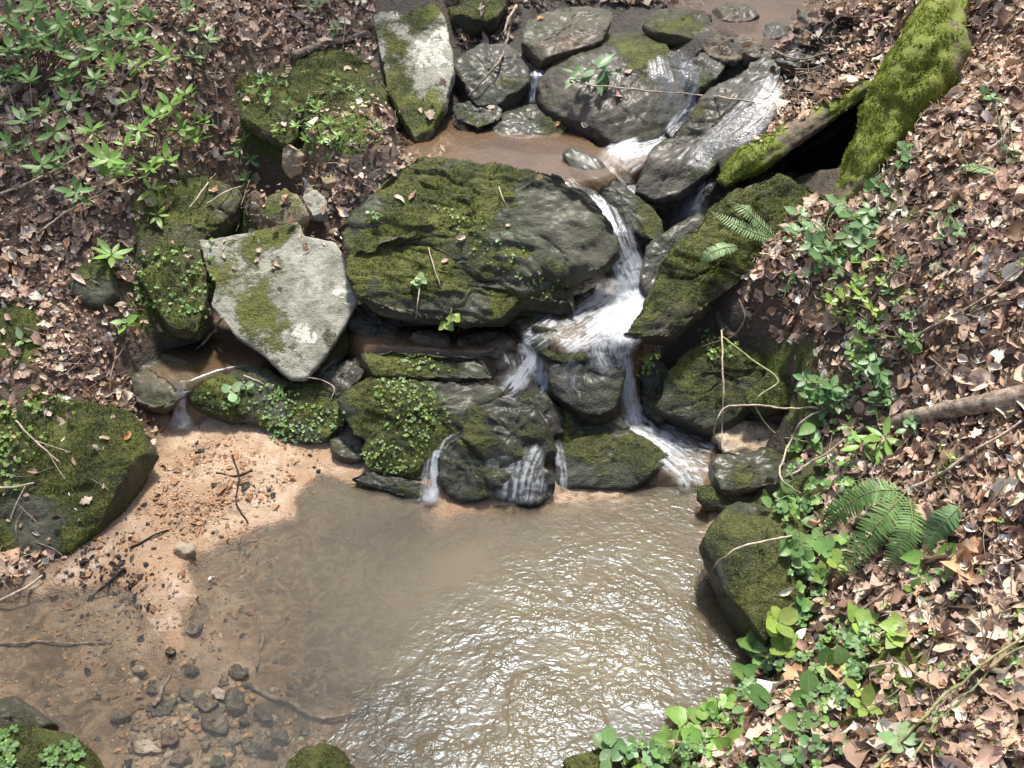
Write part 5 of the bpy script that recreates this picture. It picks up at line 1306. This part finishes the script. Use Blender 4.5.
cover('ground_cover', 'starry sprouts on the mossy hump below the top litter', [(235,85),(300,70),(370,80),(385,130),(340,165),(290,155),(240,130)], 200, .016, ['bright','mid','yellow'], .02, 'laurel', (4, 6))
cover('ground_cover', 'tiny pale plants on the mossy stepped rock', [(372,382),(400,376),(440,390),(455,420),(430,440),(415,470),(385,475),(355,458),(385,430)], 380, .0085, ['pale','yellow','bright'], .006)
cover('ground_cover', 'tiny pale plants on the lip of the mossy shelf', [(255,410),(290,400),(345,412),(340,436),(300,446),(270,440)], 200, .0085, ['pale','bright'], .006)
cover('ground_cover', 'small leaves along the mossy shelf top', [(195,392),(260,378),(300,395),(250,412),(205,408)], 60, .010, ['bright','mid'], .008)
cover('ground_cover', 'tiny pale plants on the flat mossy ledge stone', [(395,352),(440,350),(450,372),(400,372)], 50, .008, ['pale','yellow'], .006)
cover('ground_cover', 'bright leaves on the bottom left mossy rock', [(-10,735),(40,728),(80,745),(88,775),(-10,775)], 200, .014, ['bright','mid','mid'], .012)
cover('ground_cover', 'moss seedlings on the big slab', [(430,205),(480,215),(530,250),(500,275),(450,240),(560,280),(590,300),(540,300)], 130, .007, ['pale','yellow'], .005)
cover('ground_cover', 'tiny leaves on the mossy mound below the tilted slab shoulder', [(125,260),(215,240),(215,320),(140,310)], 140, .012, ['bright','mid'], .008)
cover('ground_cover', 'hanging leaves under the mossy slab point', [(632,355),(668,358),(660,372),(636,376)], 30, .012, ['yellow','bright'], .008)
cover('ground_cover', 'small leaves on the shaded rock right of the lower fall', [(700,330),(760,320),(730,370),(705,360)], 40, .012, ['bright','mid'], .01)
cover('ground_cover', 'sprouts in litter near the upper right edge', [(930,270),(1024,230),(1024,320),(940,330)], 30, .014, ['yellow','mid'], .015)
# ------------------------------------------------------------------ twigs, log, vines, single leaves
M_PALE = wood_material('pale_dead_wood', (.36, .29, .21), (.62, .53, .42))
M_VINE = wood_material('green_vine', (.20, .22, .09), (.40, .42, .20))
M_LOG = wood_material('grey_log_bark', (.16, .12, .085), (.42, .35, .27), moss=1.0)
def twig(label, pts, r0, r1, mat=None, name='twig', cat='twig', forks=(), group=None, lift=.012):
    W = []
    for p in pts:
        W.append(towards(p[0], p[1], p[2] if len(p) > 2 else lift)[0])
    W = np.array(W); L = np.linalg.norm(np.diff(W, axis=0), axis=1).sum(); n = max(8, int(L/.012))
    C = catmull(W, n); C += (np.stack([fbm(C, 14, 3, s) for s in (1, 2, 3)], -1))*min(.006, r0*1.6)
    r = np.linspace(r0, r1, n)*(1+.14*vnoise(C*70, 4))
    V, Q, T = tube_arrays(C, r, 8)
    c0 = C[0]; root = empty(name, c0); tag(root, label, cat, group)
    mb = MB(); mb.add(V, Q[:, ::-1], T[:, ::-1], moss=np.zeros(len(V)))
    child('shaft', mb.mesh('shaft', [mat or M_TWIG]), root)
    for f in forks:
        i = int(f[0]*(n-1)); E = towards(f[1], f[2], f[3] if len(f) > 3 else lift)[0]
        Cf = catmull([C[i], (C[i]+E)/2+RS.normal(size=3)*.004, E], 12); m2 = MB()
        V, Q, T = tube_arrays(Cf, np.linspace(r[i]*.7, r1*.6, 12), 6); m2.add(V, Q[:, ::-1], T[:, ::-1], moss=np.zeros(len(V)))
        child('side_twig', m2.mesh('side_twig', [mat or M_TWIG]), root)
    return root
t_ = twig('long pale twig hovering across the rounded boulder and sloping slab', [(571,79,.10),(600,87,.11),(640,90,.12),(690,95,.11),(740,99,.10),(790,108,.07),(806,114,.03)], .0034, .0028, M_PALE, forks=[(.12,578,71,.12)])
plant('leaf_sprig', 'green compound leaf at the left tip of the long pale twig', (588,84), [(577,70,.13,.07,1),(592,66,.13,.085,2),(597,70,.13,.095,2),(606,68,.13,.08,1)], leafkind='laurel', col='blue', spread=-.05, cat='leaf sprig')
twig('dark curved stick standing against the dark rock by the standing stone', [(516,6,.03),(506,40,.05),(499,62,.05),(484,80,.04),(468,96,.02)], .006, .003, M_TWIG, name='stick', cat='stick')
twig('pale broken stick tip above the dark curved stick', [(516,4,.05),(509,18,.06),(503,32,.06)], .006, .004, M_PALE, name='stick', cat='stick')
twig('white stick slanting down from the right edge near the top', [(1045,95,.03),(1020,118,.03),(1000,142,.02),(975,162,.01)], .011, .006, M_PALE, name='stick', cat='stick', forks=[(.3,1035,148)])
twig('stubby grey stick right of the mossy root', [(962,55,.01),(975,66,.02),(988,78,.01)], .013, .011, M_BARK, name='stick', cat='stick')
lg = twig('rotting grey log with flaking bark lying in the right bank litter', [(1060,385,.03),(1010,398,.035),(960,408,.035),(915,416,.02),(890,424,.0)], .030, .020, M_LOG, name='log', cat='log', lift=.02)
twig('thin reddish stick continuing left of the grey log', [(905,420,.01),(870,430,.012),(845,432,.008)], .010, .007, M_BARK, name='stick', cat='stick')
twig('short yellow snapped branch at the right edge beside the log', [(1050,386,.05),(1020,394,.05),(1004,398,.04)], .008, .006, M_PALE, name='stick', cat='stick')
gv = 'thin vines beside the pool boulder'
twig('straight pale stalk standing in front of the shaded rock', [(722,330,.06),(723,365,.08),(723,400,.07),(722,430,.05),(723,452,.02)], .003, .0024, M_PALE, name='vine', cat='vine', group=gv)
twig('pale vine arching level from the bank then bending down to the rapids', [(818,408,.06),(780,407,.10),(745,405,.12),(724,408,.12),(716,425,.08),(713,446,.02)], .003, .0022, M_PALE, name='vine', cat='vine', group=gv)
twig('looping vine curving around the tan shelf to the bank', [(722,336,.06),(750,358,.07),(778,380,.08),(760,396,.09),(757,412,.09),(775,434,.08),(800,440,.05),(822,444,.03)], .0028, .002, M_VINE, name='vine', cat='vine', group=gv)
twig('curved pale vine hanging from bank leaves beside the boulder', [(820,412,.05),(800,425,.07),(788,445,.07),(780,475,.06),(790,488,.05),(800,494,.03)], .003, .002, M_PALE, name='vine', cat='vine', group=gv)
twig('bare thin vine arching over the face of the pool boulder', [(800,536,.04),(775,538,.08),(745,545,.09),(722,560,.07),(706,580,.04)], .003, .002, M_PALE, name='vine', cat='vine', group=gv)
twig('crooked brown vine climbing between slab and litter', [(740,300,.05),(745,318,.06),(735,335,.06),(715,342,.05),(700,346,.03)], .003, .002, M_BSTEM, name='vine', cat='vine', group=gv)
twig('slanting twig crossing behind the pale hanging vine', [(845,440,.04),(815,462,.05),(785,478,.05),(760,486,.03)], .004, .0025, M_TWIG, group=gv)
ggs = 'long green canes on the lower right bank'
twig('long green cane rising to the right edge, upper of two', [(872,768,.02),(905,735,.04),(940,700,.05),(980,665,.06),(1040,622,.06)], .004, .003, M_VINE, name='cane', cat='cane', group=ggs)
twig('pale lower cane running beside the long green cane', [(905,768,.015),(935,725,.03),(970,690,.04),(1005,655,.05),(1040,640,.05)], .003, .0022, M_VINE, name='cane', cat='cane', group=ggs)
twig('straight pale twig across the litter near the right edge', [(870,614,.02),(905,612,.02),(935,616,.01)], .003, .002, M_PALE)
twig('horizontal pale twig touching the right edge, lower right', [(962,618,.02),(1000,618,.02),(1040,618,.02)], .0035, .003, M_PALE)
twig('long slanting pale stick pair below the grey log', [(900,494,.02),(945,470,.03),(985,445,.04),(1020,422,.04)], .005, .003, M_PALE, name='stick', cat='stick', forks=[(.45,975,462)])
twig('grey twig descending from the fern towards the lower bank leaves', [(896,584,.03),(876,600,.03),(860,614,.02)], .004, .003, M_TWIG)
twig('pale twig arcing above round leaves on the lower bank', [(830,682,.02),(860,670,.03),(885,664,.03),(903,664,.02)], .004, .002, M_PALE)
twig('bent brown twig pointing at the pool corner', [(826,660,.02),(838,645,.02),(846,634,.02)], .005, .003, M_TWIG)
twig('short stick lying at the bottom of the right bank', [(820,758,.02),(838,740,.02),(856,724,.01)], .004, .004, M_PALE)
twig('small white stick standing in litter under the right edge', [(1010,590,.01),(1013,568,.03)], .004, .0035, M_PALE)
twig('thin twig running up the bank above the small plants', [(858,322,.02),(880,290,.03),(898,262,.03)], .004, .003, M_TWIG, name='stick', cat='stick')
twig('long brown twig in litter from mid bank to the right edge', [(900,350,.02),(940,322,.03),(985,298,.03),(1030,262,.03)], .004, .003, M_TWIG)
twig('straight twig beside the litter on the upper right bank', [(960,318,.02),(990,305,.02),(1015,296,.02)], .004, .003, M_BARK)
twig('flat pair of grey twigs below the mossy root, at the right', [(905,202,.015),(940,192,.02),(975,196,.015)], .004, .003, M_BARK)
twig('long leafless branch lying across the litter left of the mossy mound', [(38,232,.02),(75,208,.04),(110,190,.05),(134,178,.04)], .0035, .0028, M_PALE, forks=[(.4,86,236)])
twig('long grey twig running left from under the corner shrub', [(-10,198,.02),(30,182,.03),(70,162,.04),(98,146,.03)], .004, .003, M_PALE)
twig('lower grey twig parallel to the one under the corner shrub', [(-10,226,.02),(30,206,.02),(62,192,.02)], .003, .002, M_TWIG)
twig('thick dark fallen branch under the shrubs at the left edge', [(-10,108,.02),(20,86,.05),(45,70,.05)], .014, .010, M_BARK, name='branch', cat='branch')
twig('thick brown branch half buried above the low mossy hump', [(290,58,.015),(320,46,.02),(345,40,.015),(366,34,.01)], .018, .012, M_BARK, name='branch', cat='branch')
twig('upright thin stem in the litter left of the standing stone', [(343,50,.02),(344,20,.06),(340,-8,.1)], .003, .002, M_TWIG)
twig('thin pale shoot rising by the brighter shrub', [(218,128,.02),(217,100,.06),(216,84,.08)], .002, .0015, M_PALE)
twig('small pale twig angled over the top of the mossy mound', [(190,208,.02),(204,188,.04),(216,174,.03)], .003, .002, M_PALE)
twig('short twig pointing right over the moss from the mound top', [(206,204,.02),(226,192,.04),(242,186,.03)], .003, .002, M_PALE)
twig('broken twig leaning against the left foot of the tilted pale slab', [(222,318,.04),(210,335,.05),(196,350,.02)], .006, .004, M_TWIG, name='stick', cat='stick')
twig('two-pronged white twig on the left mossy pool rock', [(-8,485,.02),(15,486,.02),(34,482,.02)], .004, .003, M_PALE, forks=[(.8,10,520)])
twig('tangle twig in litter above the left mossy pool rock', [(16,420,.02),(40,445,.03),(60,462,.02)], .003, .002, M_PALE, forks=[(.4,70,452),(.7,66,480)])
twig('thin upright dead stems at the top of the left mossy pool rock', [(108,395,.02),(112,370,.04),(116,350,.04)], .003, .002, M_TWIG, forks=[(.5,124,372)])
twig('pale stick jutting over the water at the left edge', [(-10,606,.02),(15,592,.03),(42,576,.02)], .005, .003, M_PALE, name='stick', cat='stick')
twig('straight submerged stick by the orange leaf, far left of the pool', [(-10,642,.004),(40,643,.006),(112,644,.004)], .004, .003, M_TWIG, name='stick', cat='stick')
twig('dark sunken stick beside the stone cluster', [(153,706,.008),(162,690,.010),(171,674,.008)], .007, .004, M_TWIG, name='stick', cat='stick')
twig('pair of thin straight sticks sunk in the middle shallows', [(256,668,.012),(260,640,.012),(263,608,.012)], .004, .003, M_TWIG, name='stick', cat='stick')
twig('long sunken branch curving along the bottom of the pool', [(250,688,.012),(290,704,.014),(320,718,.016),(350,712,.02),(380,704,.02)], .007, .004, M_TWIG, name='branch', cat='branch')
twig('dark wet twig lying on the upper part of the sand bar', [(232,452,.003),(238,480,.004),(236,500,.004),(248,524,.002)], .0035, .002, M_DARKWOOD_SHADE, forks=[(.4,252,476,.003)])
twig('short dark twig across the fork of the wet sand bar twig', [(216,472,.004),(236,476,.006),(252,470,.003)], .004, .003, M_DARKWOOD_SHADE)
twig('soggy black stick in the dark leaf clump on the sand bar', [(126,570,.004),(108,585,.006),(88,600,.003)], .005, .003, M_DARKWOOD_SHADE, name='stick', cat='stick')
twig('thin dark twig pointing at the pool edge from the sand bar', [(130,548,.004),(152,536,.006),(168,530,.003)], .0035, .002, M_DARKWOOD_SHADE)
twig('upright straw stuck on the front of the lower slate layer', [(428,248,.01),(434,268,.02),(440,286,.01)], .002, .0016, M_PALE)
twig('pale curled stalk on the right part of the large mossy slab', [(499,187,.02),(503,198,.03),(510,210,.01)], .002, .0015, M_PALE)
twig('drooping straw under the lower slate layer', [(420,288,.02),(418,304,.03),(416,318,.02)], .0024, .002, M_PALE)
twig('white stalk arching beside the foot of the tilted pale slab', [(308,378,.02),(322,380,.03),(334,388,.03),(330,400,.01)], .0022, .002, M_PALE)
twig('short white twig on top of the mossy shelf', [(243,376,.01),(255,380,.015),(264,384,.01)], .003, .002, M_PALE)
twig('thin white forked twig on the standing stone', [(422,72,.006),(423,86,.008),(425,103,.006)], .0018, .0012, M_PALE, forks=[(.6,414,90)])
for i, (L_, pts) in enumerate([
  ('brushwood twig nearest the hollow, beside the upper stream', [(790,110),(815,80),(840,60)]),
  ('brushwood twig laid along the stream below the mossy root top', [(800,62),(840,52),(880,46)]),
  ('crossing brushwood twig above the side root', [(810,100),(845,78),(885,58)]),
  ('dark brushwood branch at the edge of the upper stream', [(770,50),(805,58),(850,44)]),
  ('short brushwood twig against the top of the side root', [(830,92),(852,74),(868,62)])]):
    twig(L_, [(a, b, .03) for a, b in pts], .005-.0006*i, .003, M_TWIG if i % 2 else M_BARK, group='brushwood by the upper stream')

def one_leaf(label, px, py, L, col, kind='oval', ang=0.0, lift=.006, name='dead_leaf', mat=None):
    p, n = surf_at(px, py); p = p+n*lift
    pv, pq, uv = leaf_proto(kind, RS, 9, .7 if mat is None else .4)
    d = np.array([math.cos(ang), math.sin(ang), 0]); d = d-n*(d@n)
    me = place_leaves([(pv, pq, uv)], np.zeros(1, int), p[None], d[None], n[None]+RS.normal(size=(1, 3))*.15, np.array([L]), np.array([col]), mat or M_DEAD, name, .5)
    me.transform(__import__('mathutils').Matrix.Translation(-Vector(p))); o = link(name, me); o.location = p
    tag(o, label, 'leaf'); return o
OR, BE, PK, BR = (.55, .30, .12), (.66, .54, .42), (.50, .33, .28), (.30, .18, .12)
for a in [
 ('single orange leaf lying on the big mossy rock at the left pool edge', 126, 436, .04, OR, 'oval', 1.4),
 ('orange leaf floating at the far left of the pool', 33, 643, .04, OR, 'oval', .3), ('dark red leaf in the ripples at the bottom of the pool', 558, 742, .04, (.25,.08,.04), 'oval', 1.2),
 ('pink curled leaf on the face of the rounded boulder', 618, 97, .05, PK, 'oak', .8), ('small pink leaf above the twig on the rounded boulder', 628, 72, .035, PK, 'oval', .5),
 ('beige leaf low on the rounded boulder', 586, 124, .035, BE, 'oval', 2.2), ('beige curled leaf at the centre of the mossy slab top', 399, 200, .05, BE, 'long', -.7),
 ('white leaf at the upper left of the mossy slab', 377, 187, .05, BE, 'oak', -1.2), ('brown leaf stem piece on the mossy slab beside the beige curled leaf', 413, 196, .05, BR, 'long', 1.0),
 ('pale leaf in the middle of the mossy slab front', 461, 238, .035, BE, 'oak', .4), ('beige leaf on the lower slate layer', 445, 262, .03, PK, 'oval', .4),
 ('small white leaf on the right part of the mossy slab', 508, 226, .02, BE, 'oval', .4), ('yellow leaf at the edge of the small upper pool', 540, 178, .035, (.6,.42,.2), 'oval', .1),
 ('beige leaf at the left end of the small upper pool', 492, 107, .05, BE, 'long', .1), ('tan leaf at the top of the flat rock by the boulder', 541, 20, .035, OR, 'oval', .4),
 ('pale speckled leaf on the sloping slab tip', 632, 176, .03, PK, 'oval', 1), ('orange leaf at the foot of the small upper fall', 558, 124, .03, OR, 'oval', .7),
 ('large yellow curled leaf above the sloping slab', 745, 45, .09, (.55,.38,.2), 'long', .5), ('large white oak leaf above the sloping slab', 727, 36, .10, BE, 'oak', -.6),
 ('large tan leaf high on the right bank beside the root', 990, 55, .10, (.62,.44,.32), 'oval', .1), ('large orange-tan leaf in the lower right corner', 1005, 735, .13, (.62,.48,.33), 'oak', .6),
 ('large brown oak leaf in the lower right litter', 925, 630, .10, (.42,.26,.18), 'oak', 2.6), ('tan upright leaf right of the blue-green plant', 945, 155, .06, (.6,.46,.34), 'oval', 1.3),
 ('beige leaf tipped on edge near the pool corner', 742, 690, .08, (.55,.38,.28), 'oval', 2.3), ('tan leaf beside trefoil leaves on the pool corner', 726, 722, .05, (.6,.36,.2), 'oval', .4),
 ('orange leaf among litter left of the shrub seedling', 118, 210, .06, (.5,.27,.15), 'oval', 1.2), ('large orange-brown curled leaf in the top left corner', 12, 40, .14, (.5,.27,.14), 'long', -.4),
 ('pale leaf under the shrubs at far left', 30, 232, .07, BE, 'oak', .9), ('white leaf fleck on the pool floor below the sand tongue', 212, 580, .025, (.8,.8,.78), 'oval', .9),
 ('small green leaf blade under the right bank plants', 882, 316, .045, (.16,.38,.06), 'round', .9)]:
    one_leaf(*a)

# ------------------------------------------------------------------ unseen tree added over the creek, its leaves laid out to dapple the light
CAN_DIR = np.array([math.sin(math.radians(6))*math.cos(math.radians(71)), math.cos(math.radians(6))*math.cos(math.radians(71)), math.sin(math.radians(71))])
nC = 9000
cx, cy = RS.uniform(-4.5, 4.5, nC), RS.uniform(-.5, 6.5, nC)
cz = hz(cx, cy); cpx, cpy = proj(np.stack([cx, cy, cz], -1))
dn = fbm(np.stack([cx, cy, cx*0], -1), 1.25, 3, 811)*.5+.42
dn = dn+.22*np.exp(-((cpx-600)**2/170**2+(cpy-260)**2/190**2))-.12*np.exp(-((cpx-120)**2/140**2+(cpy-70)**2/90**2))-.7*np.exp(-((cpx-110)**2/170**2+(cpy-360)**2/110**2))-.3*np.exp(-((cpx-560)**2/170**2+(cpy-680)**2/110**2))-.15*np.exp(-((cpx-930)**2/120**2+(cpy-330)**2/120**2))  # leaves thickened over the channel, thinned where the ground should be bright
k_ = smooth(.40, .72, dn)*.55 > RS.rand(nC)
cx, cy, cz = cx[k_], cy[k_], cz[k_]; n = len(cx)
hgt = RS.uniform(4.3, 5.6, n)
Pc = np.stack([cx, cy, cz], -1)+CAN_DIR*((hgt-cz)/CAN_DIR[2])[:, None]
Nc = RS.normal(size=(n, 3))*.45+np.array([0, 0, 1.0]); Dc = RS.normal(size=(n, 3)); Dc[:, 2] *= .3
tn = np.array(GREENS['laurel'])*RS.uniform(.7, 1.3, (n, 1))
tb = np.array([-3.6, 4.6, float(hz(np.array([-3.6]), np.array([4.6]))[0])])
tr = empty('added_shade_tree', tb); tag(tr, 'unseen leafy tree added on the left bank to dapple the light on the creek', 'tree')
child('dapple_crown', place_leaves(LP['oval'], RS.choice(4, n), Pc, Dc, Nc, RS.uniform(.12, .22, n), tn, M_LEAF, 'dapple_crown'), tr)
mb = MB(); tk = catmull([tb-np.array([0, 0, .2]), tb+np.array([.15, .05, 1.8]), tb+np.array([.5, .1, 3.4]), tb+np.array([1.3, .2, 4.8])], 40)
V, Q, T = tube_arrays(tk, np.linspace(.16, .07, 40), 16); V += .01*fbm(V, 9, 3, 4)[:, None]; mb.add(V, Q[:, ::-1], T[:, ::-1], moss=np.zeros(len(V)))
child('trunk', mb.mesh('trunk', [M_BARK]), tr)
for k in range(9):
    i = 18+k*2; e_ = Pc[RS.randint(n)]; C = catmull([tk[i], (tk[i]+e_)/2+np.array([0, 0, .25]), e_], 24)
    m2 = MB(); V, Q, T = tube_arrays(C, np.linspace(.035, .008, 24), 8); m2.add(V, Q[:, ::-1], T[:, ::-1], moss=np.zeros(len(V)))
    child('limb', m2.mesh('limb', [M_BARK]), tr)
# ------------------------------------------------------------------ camera, light, view
cam = bpy.data.cameras.new('camera'); co = bpy.data.objects.new('camera', cam); COL.objects.link(co)
co.location = CAMP; co.rotation_euler = (math.pi/2-PITCH, 0, 0)
cam.sensor_width = 36; cam.lens = FPX/1024*36; cam.clip_start = .05; cam.clip_end = 200
SC.camera = co
SUN_EL, SUN_AZ = math.radians(71), math.radians(6)      # azimuth from +Y towards +X
w = bpy.data.worlds.new('World'); SC.world = w; w.use_nodes = True
nt = w.node_tree; sky = nt.nodes.new('ShaderNodeTexSky'); sky.sky_type = 'NISHITA'; sky.sun_disc = False
sky.sun_elevation = SUN_EL; sky.sun_rotation = SUN_AZ; sky.air_density = .7; sky.dust_density = 3.0; sky.ozone_density = .6
bg = nt.nodes['Background']; bg.inputs['Strength'].default_value = .15
nt.links.new(sky.outputs[0], bg.inputs[0])
sun = bpy.data.lights.new('sun', 'SUN'); sun.energy = 3.6; sun.angle = math.radians(6); sun.color = (1, .955, .87)
so = bpy.data.objects.new('sun', sun); COL.objects.link(so)
dirv = Vector((math.sin(SUN_AZ)*math.cos(SUN_EL), math.cos(SUN_AZ)*math.cos(SUN_EL), math.sin(SUN_EL)))
so.rotation_euler = dirv.to_track_quat('Z', 'Y').to_euler(); so.location = dirv*12
SC.view_settings.view_transform = 'Standard'; SC.view_settings.look = 'None'
SC.view_settings.gamma = 1; SC.view_settings.exposure = .92; SC.view_settings.use_curve_mapping = False
SC.render.engine = 'CYCLES'
SC.cycles.use_denoising = True
SC.cycles.max_bounces = 6; SC.cycles.transparent_max_bounces = 24; SC.cycles.caustics_reflective = False; SC.cycles.caustics_refractive = False
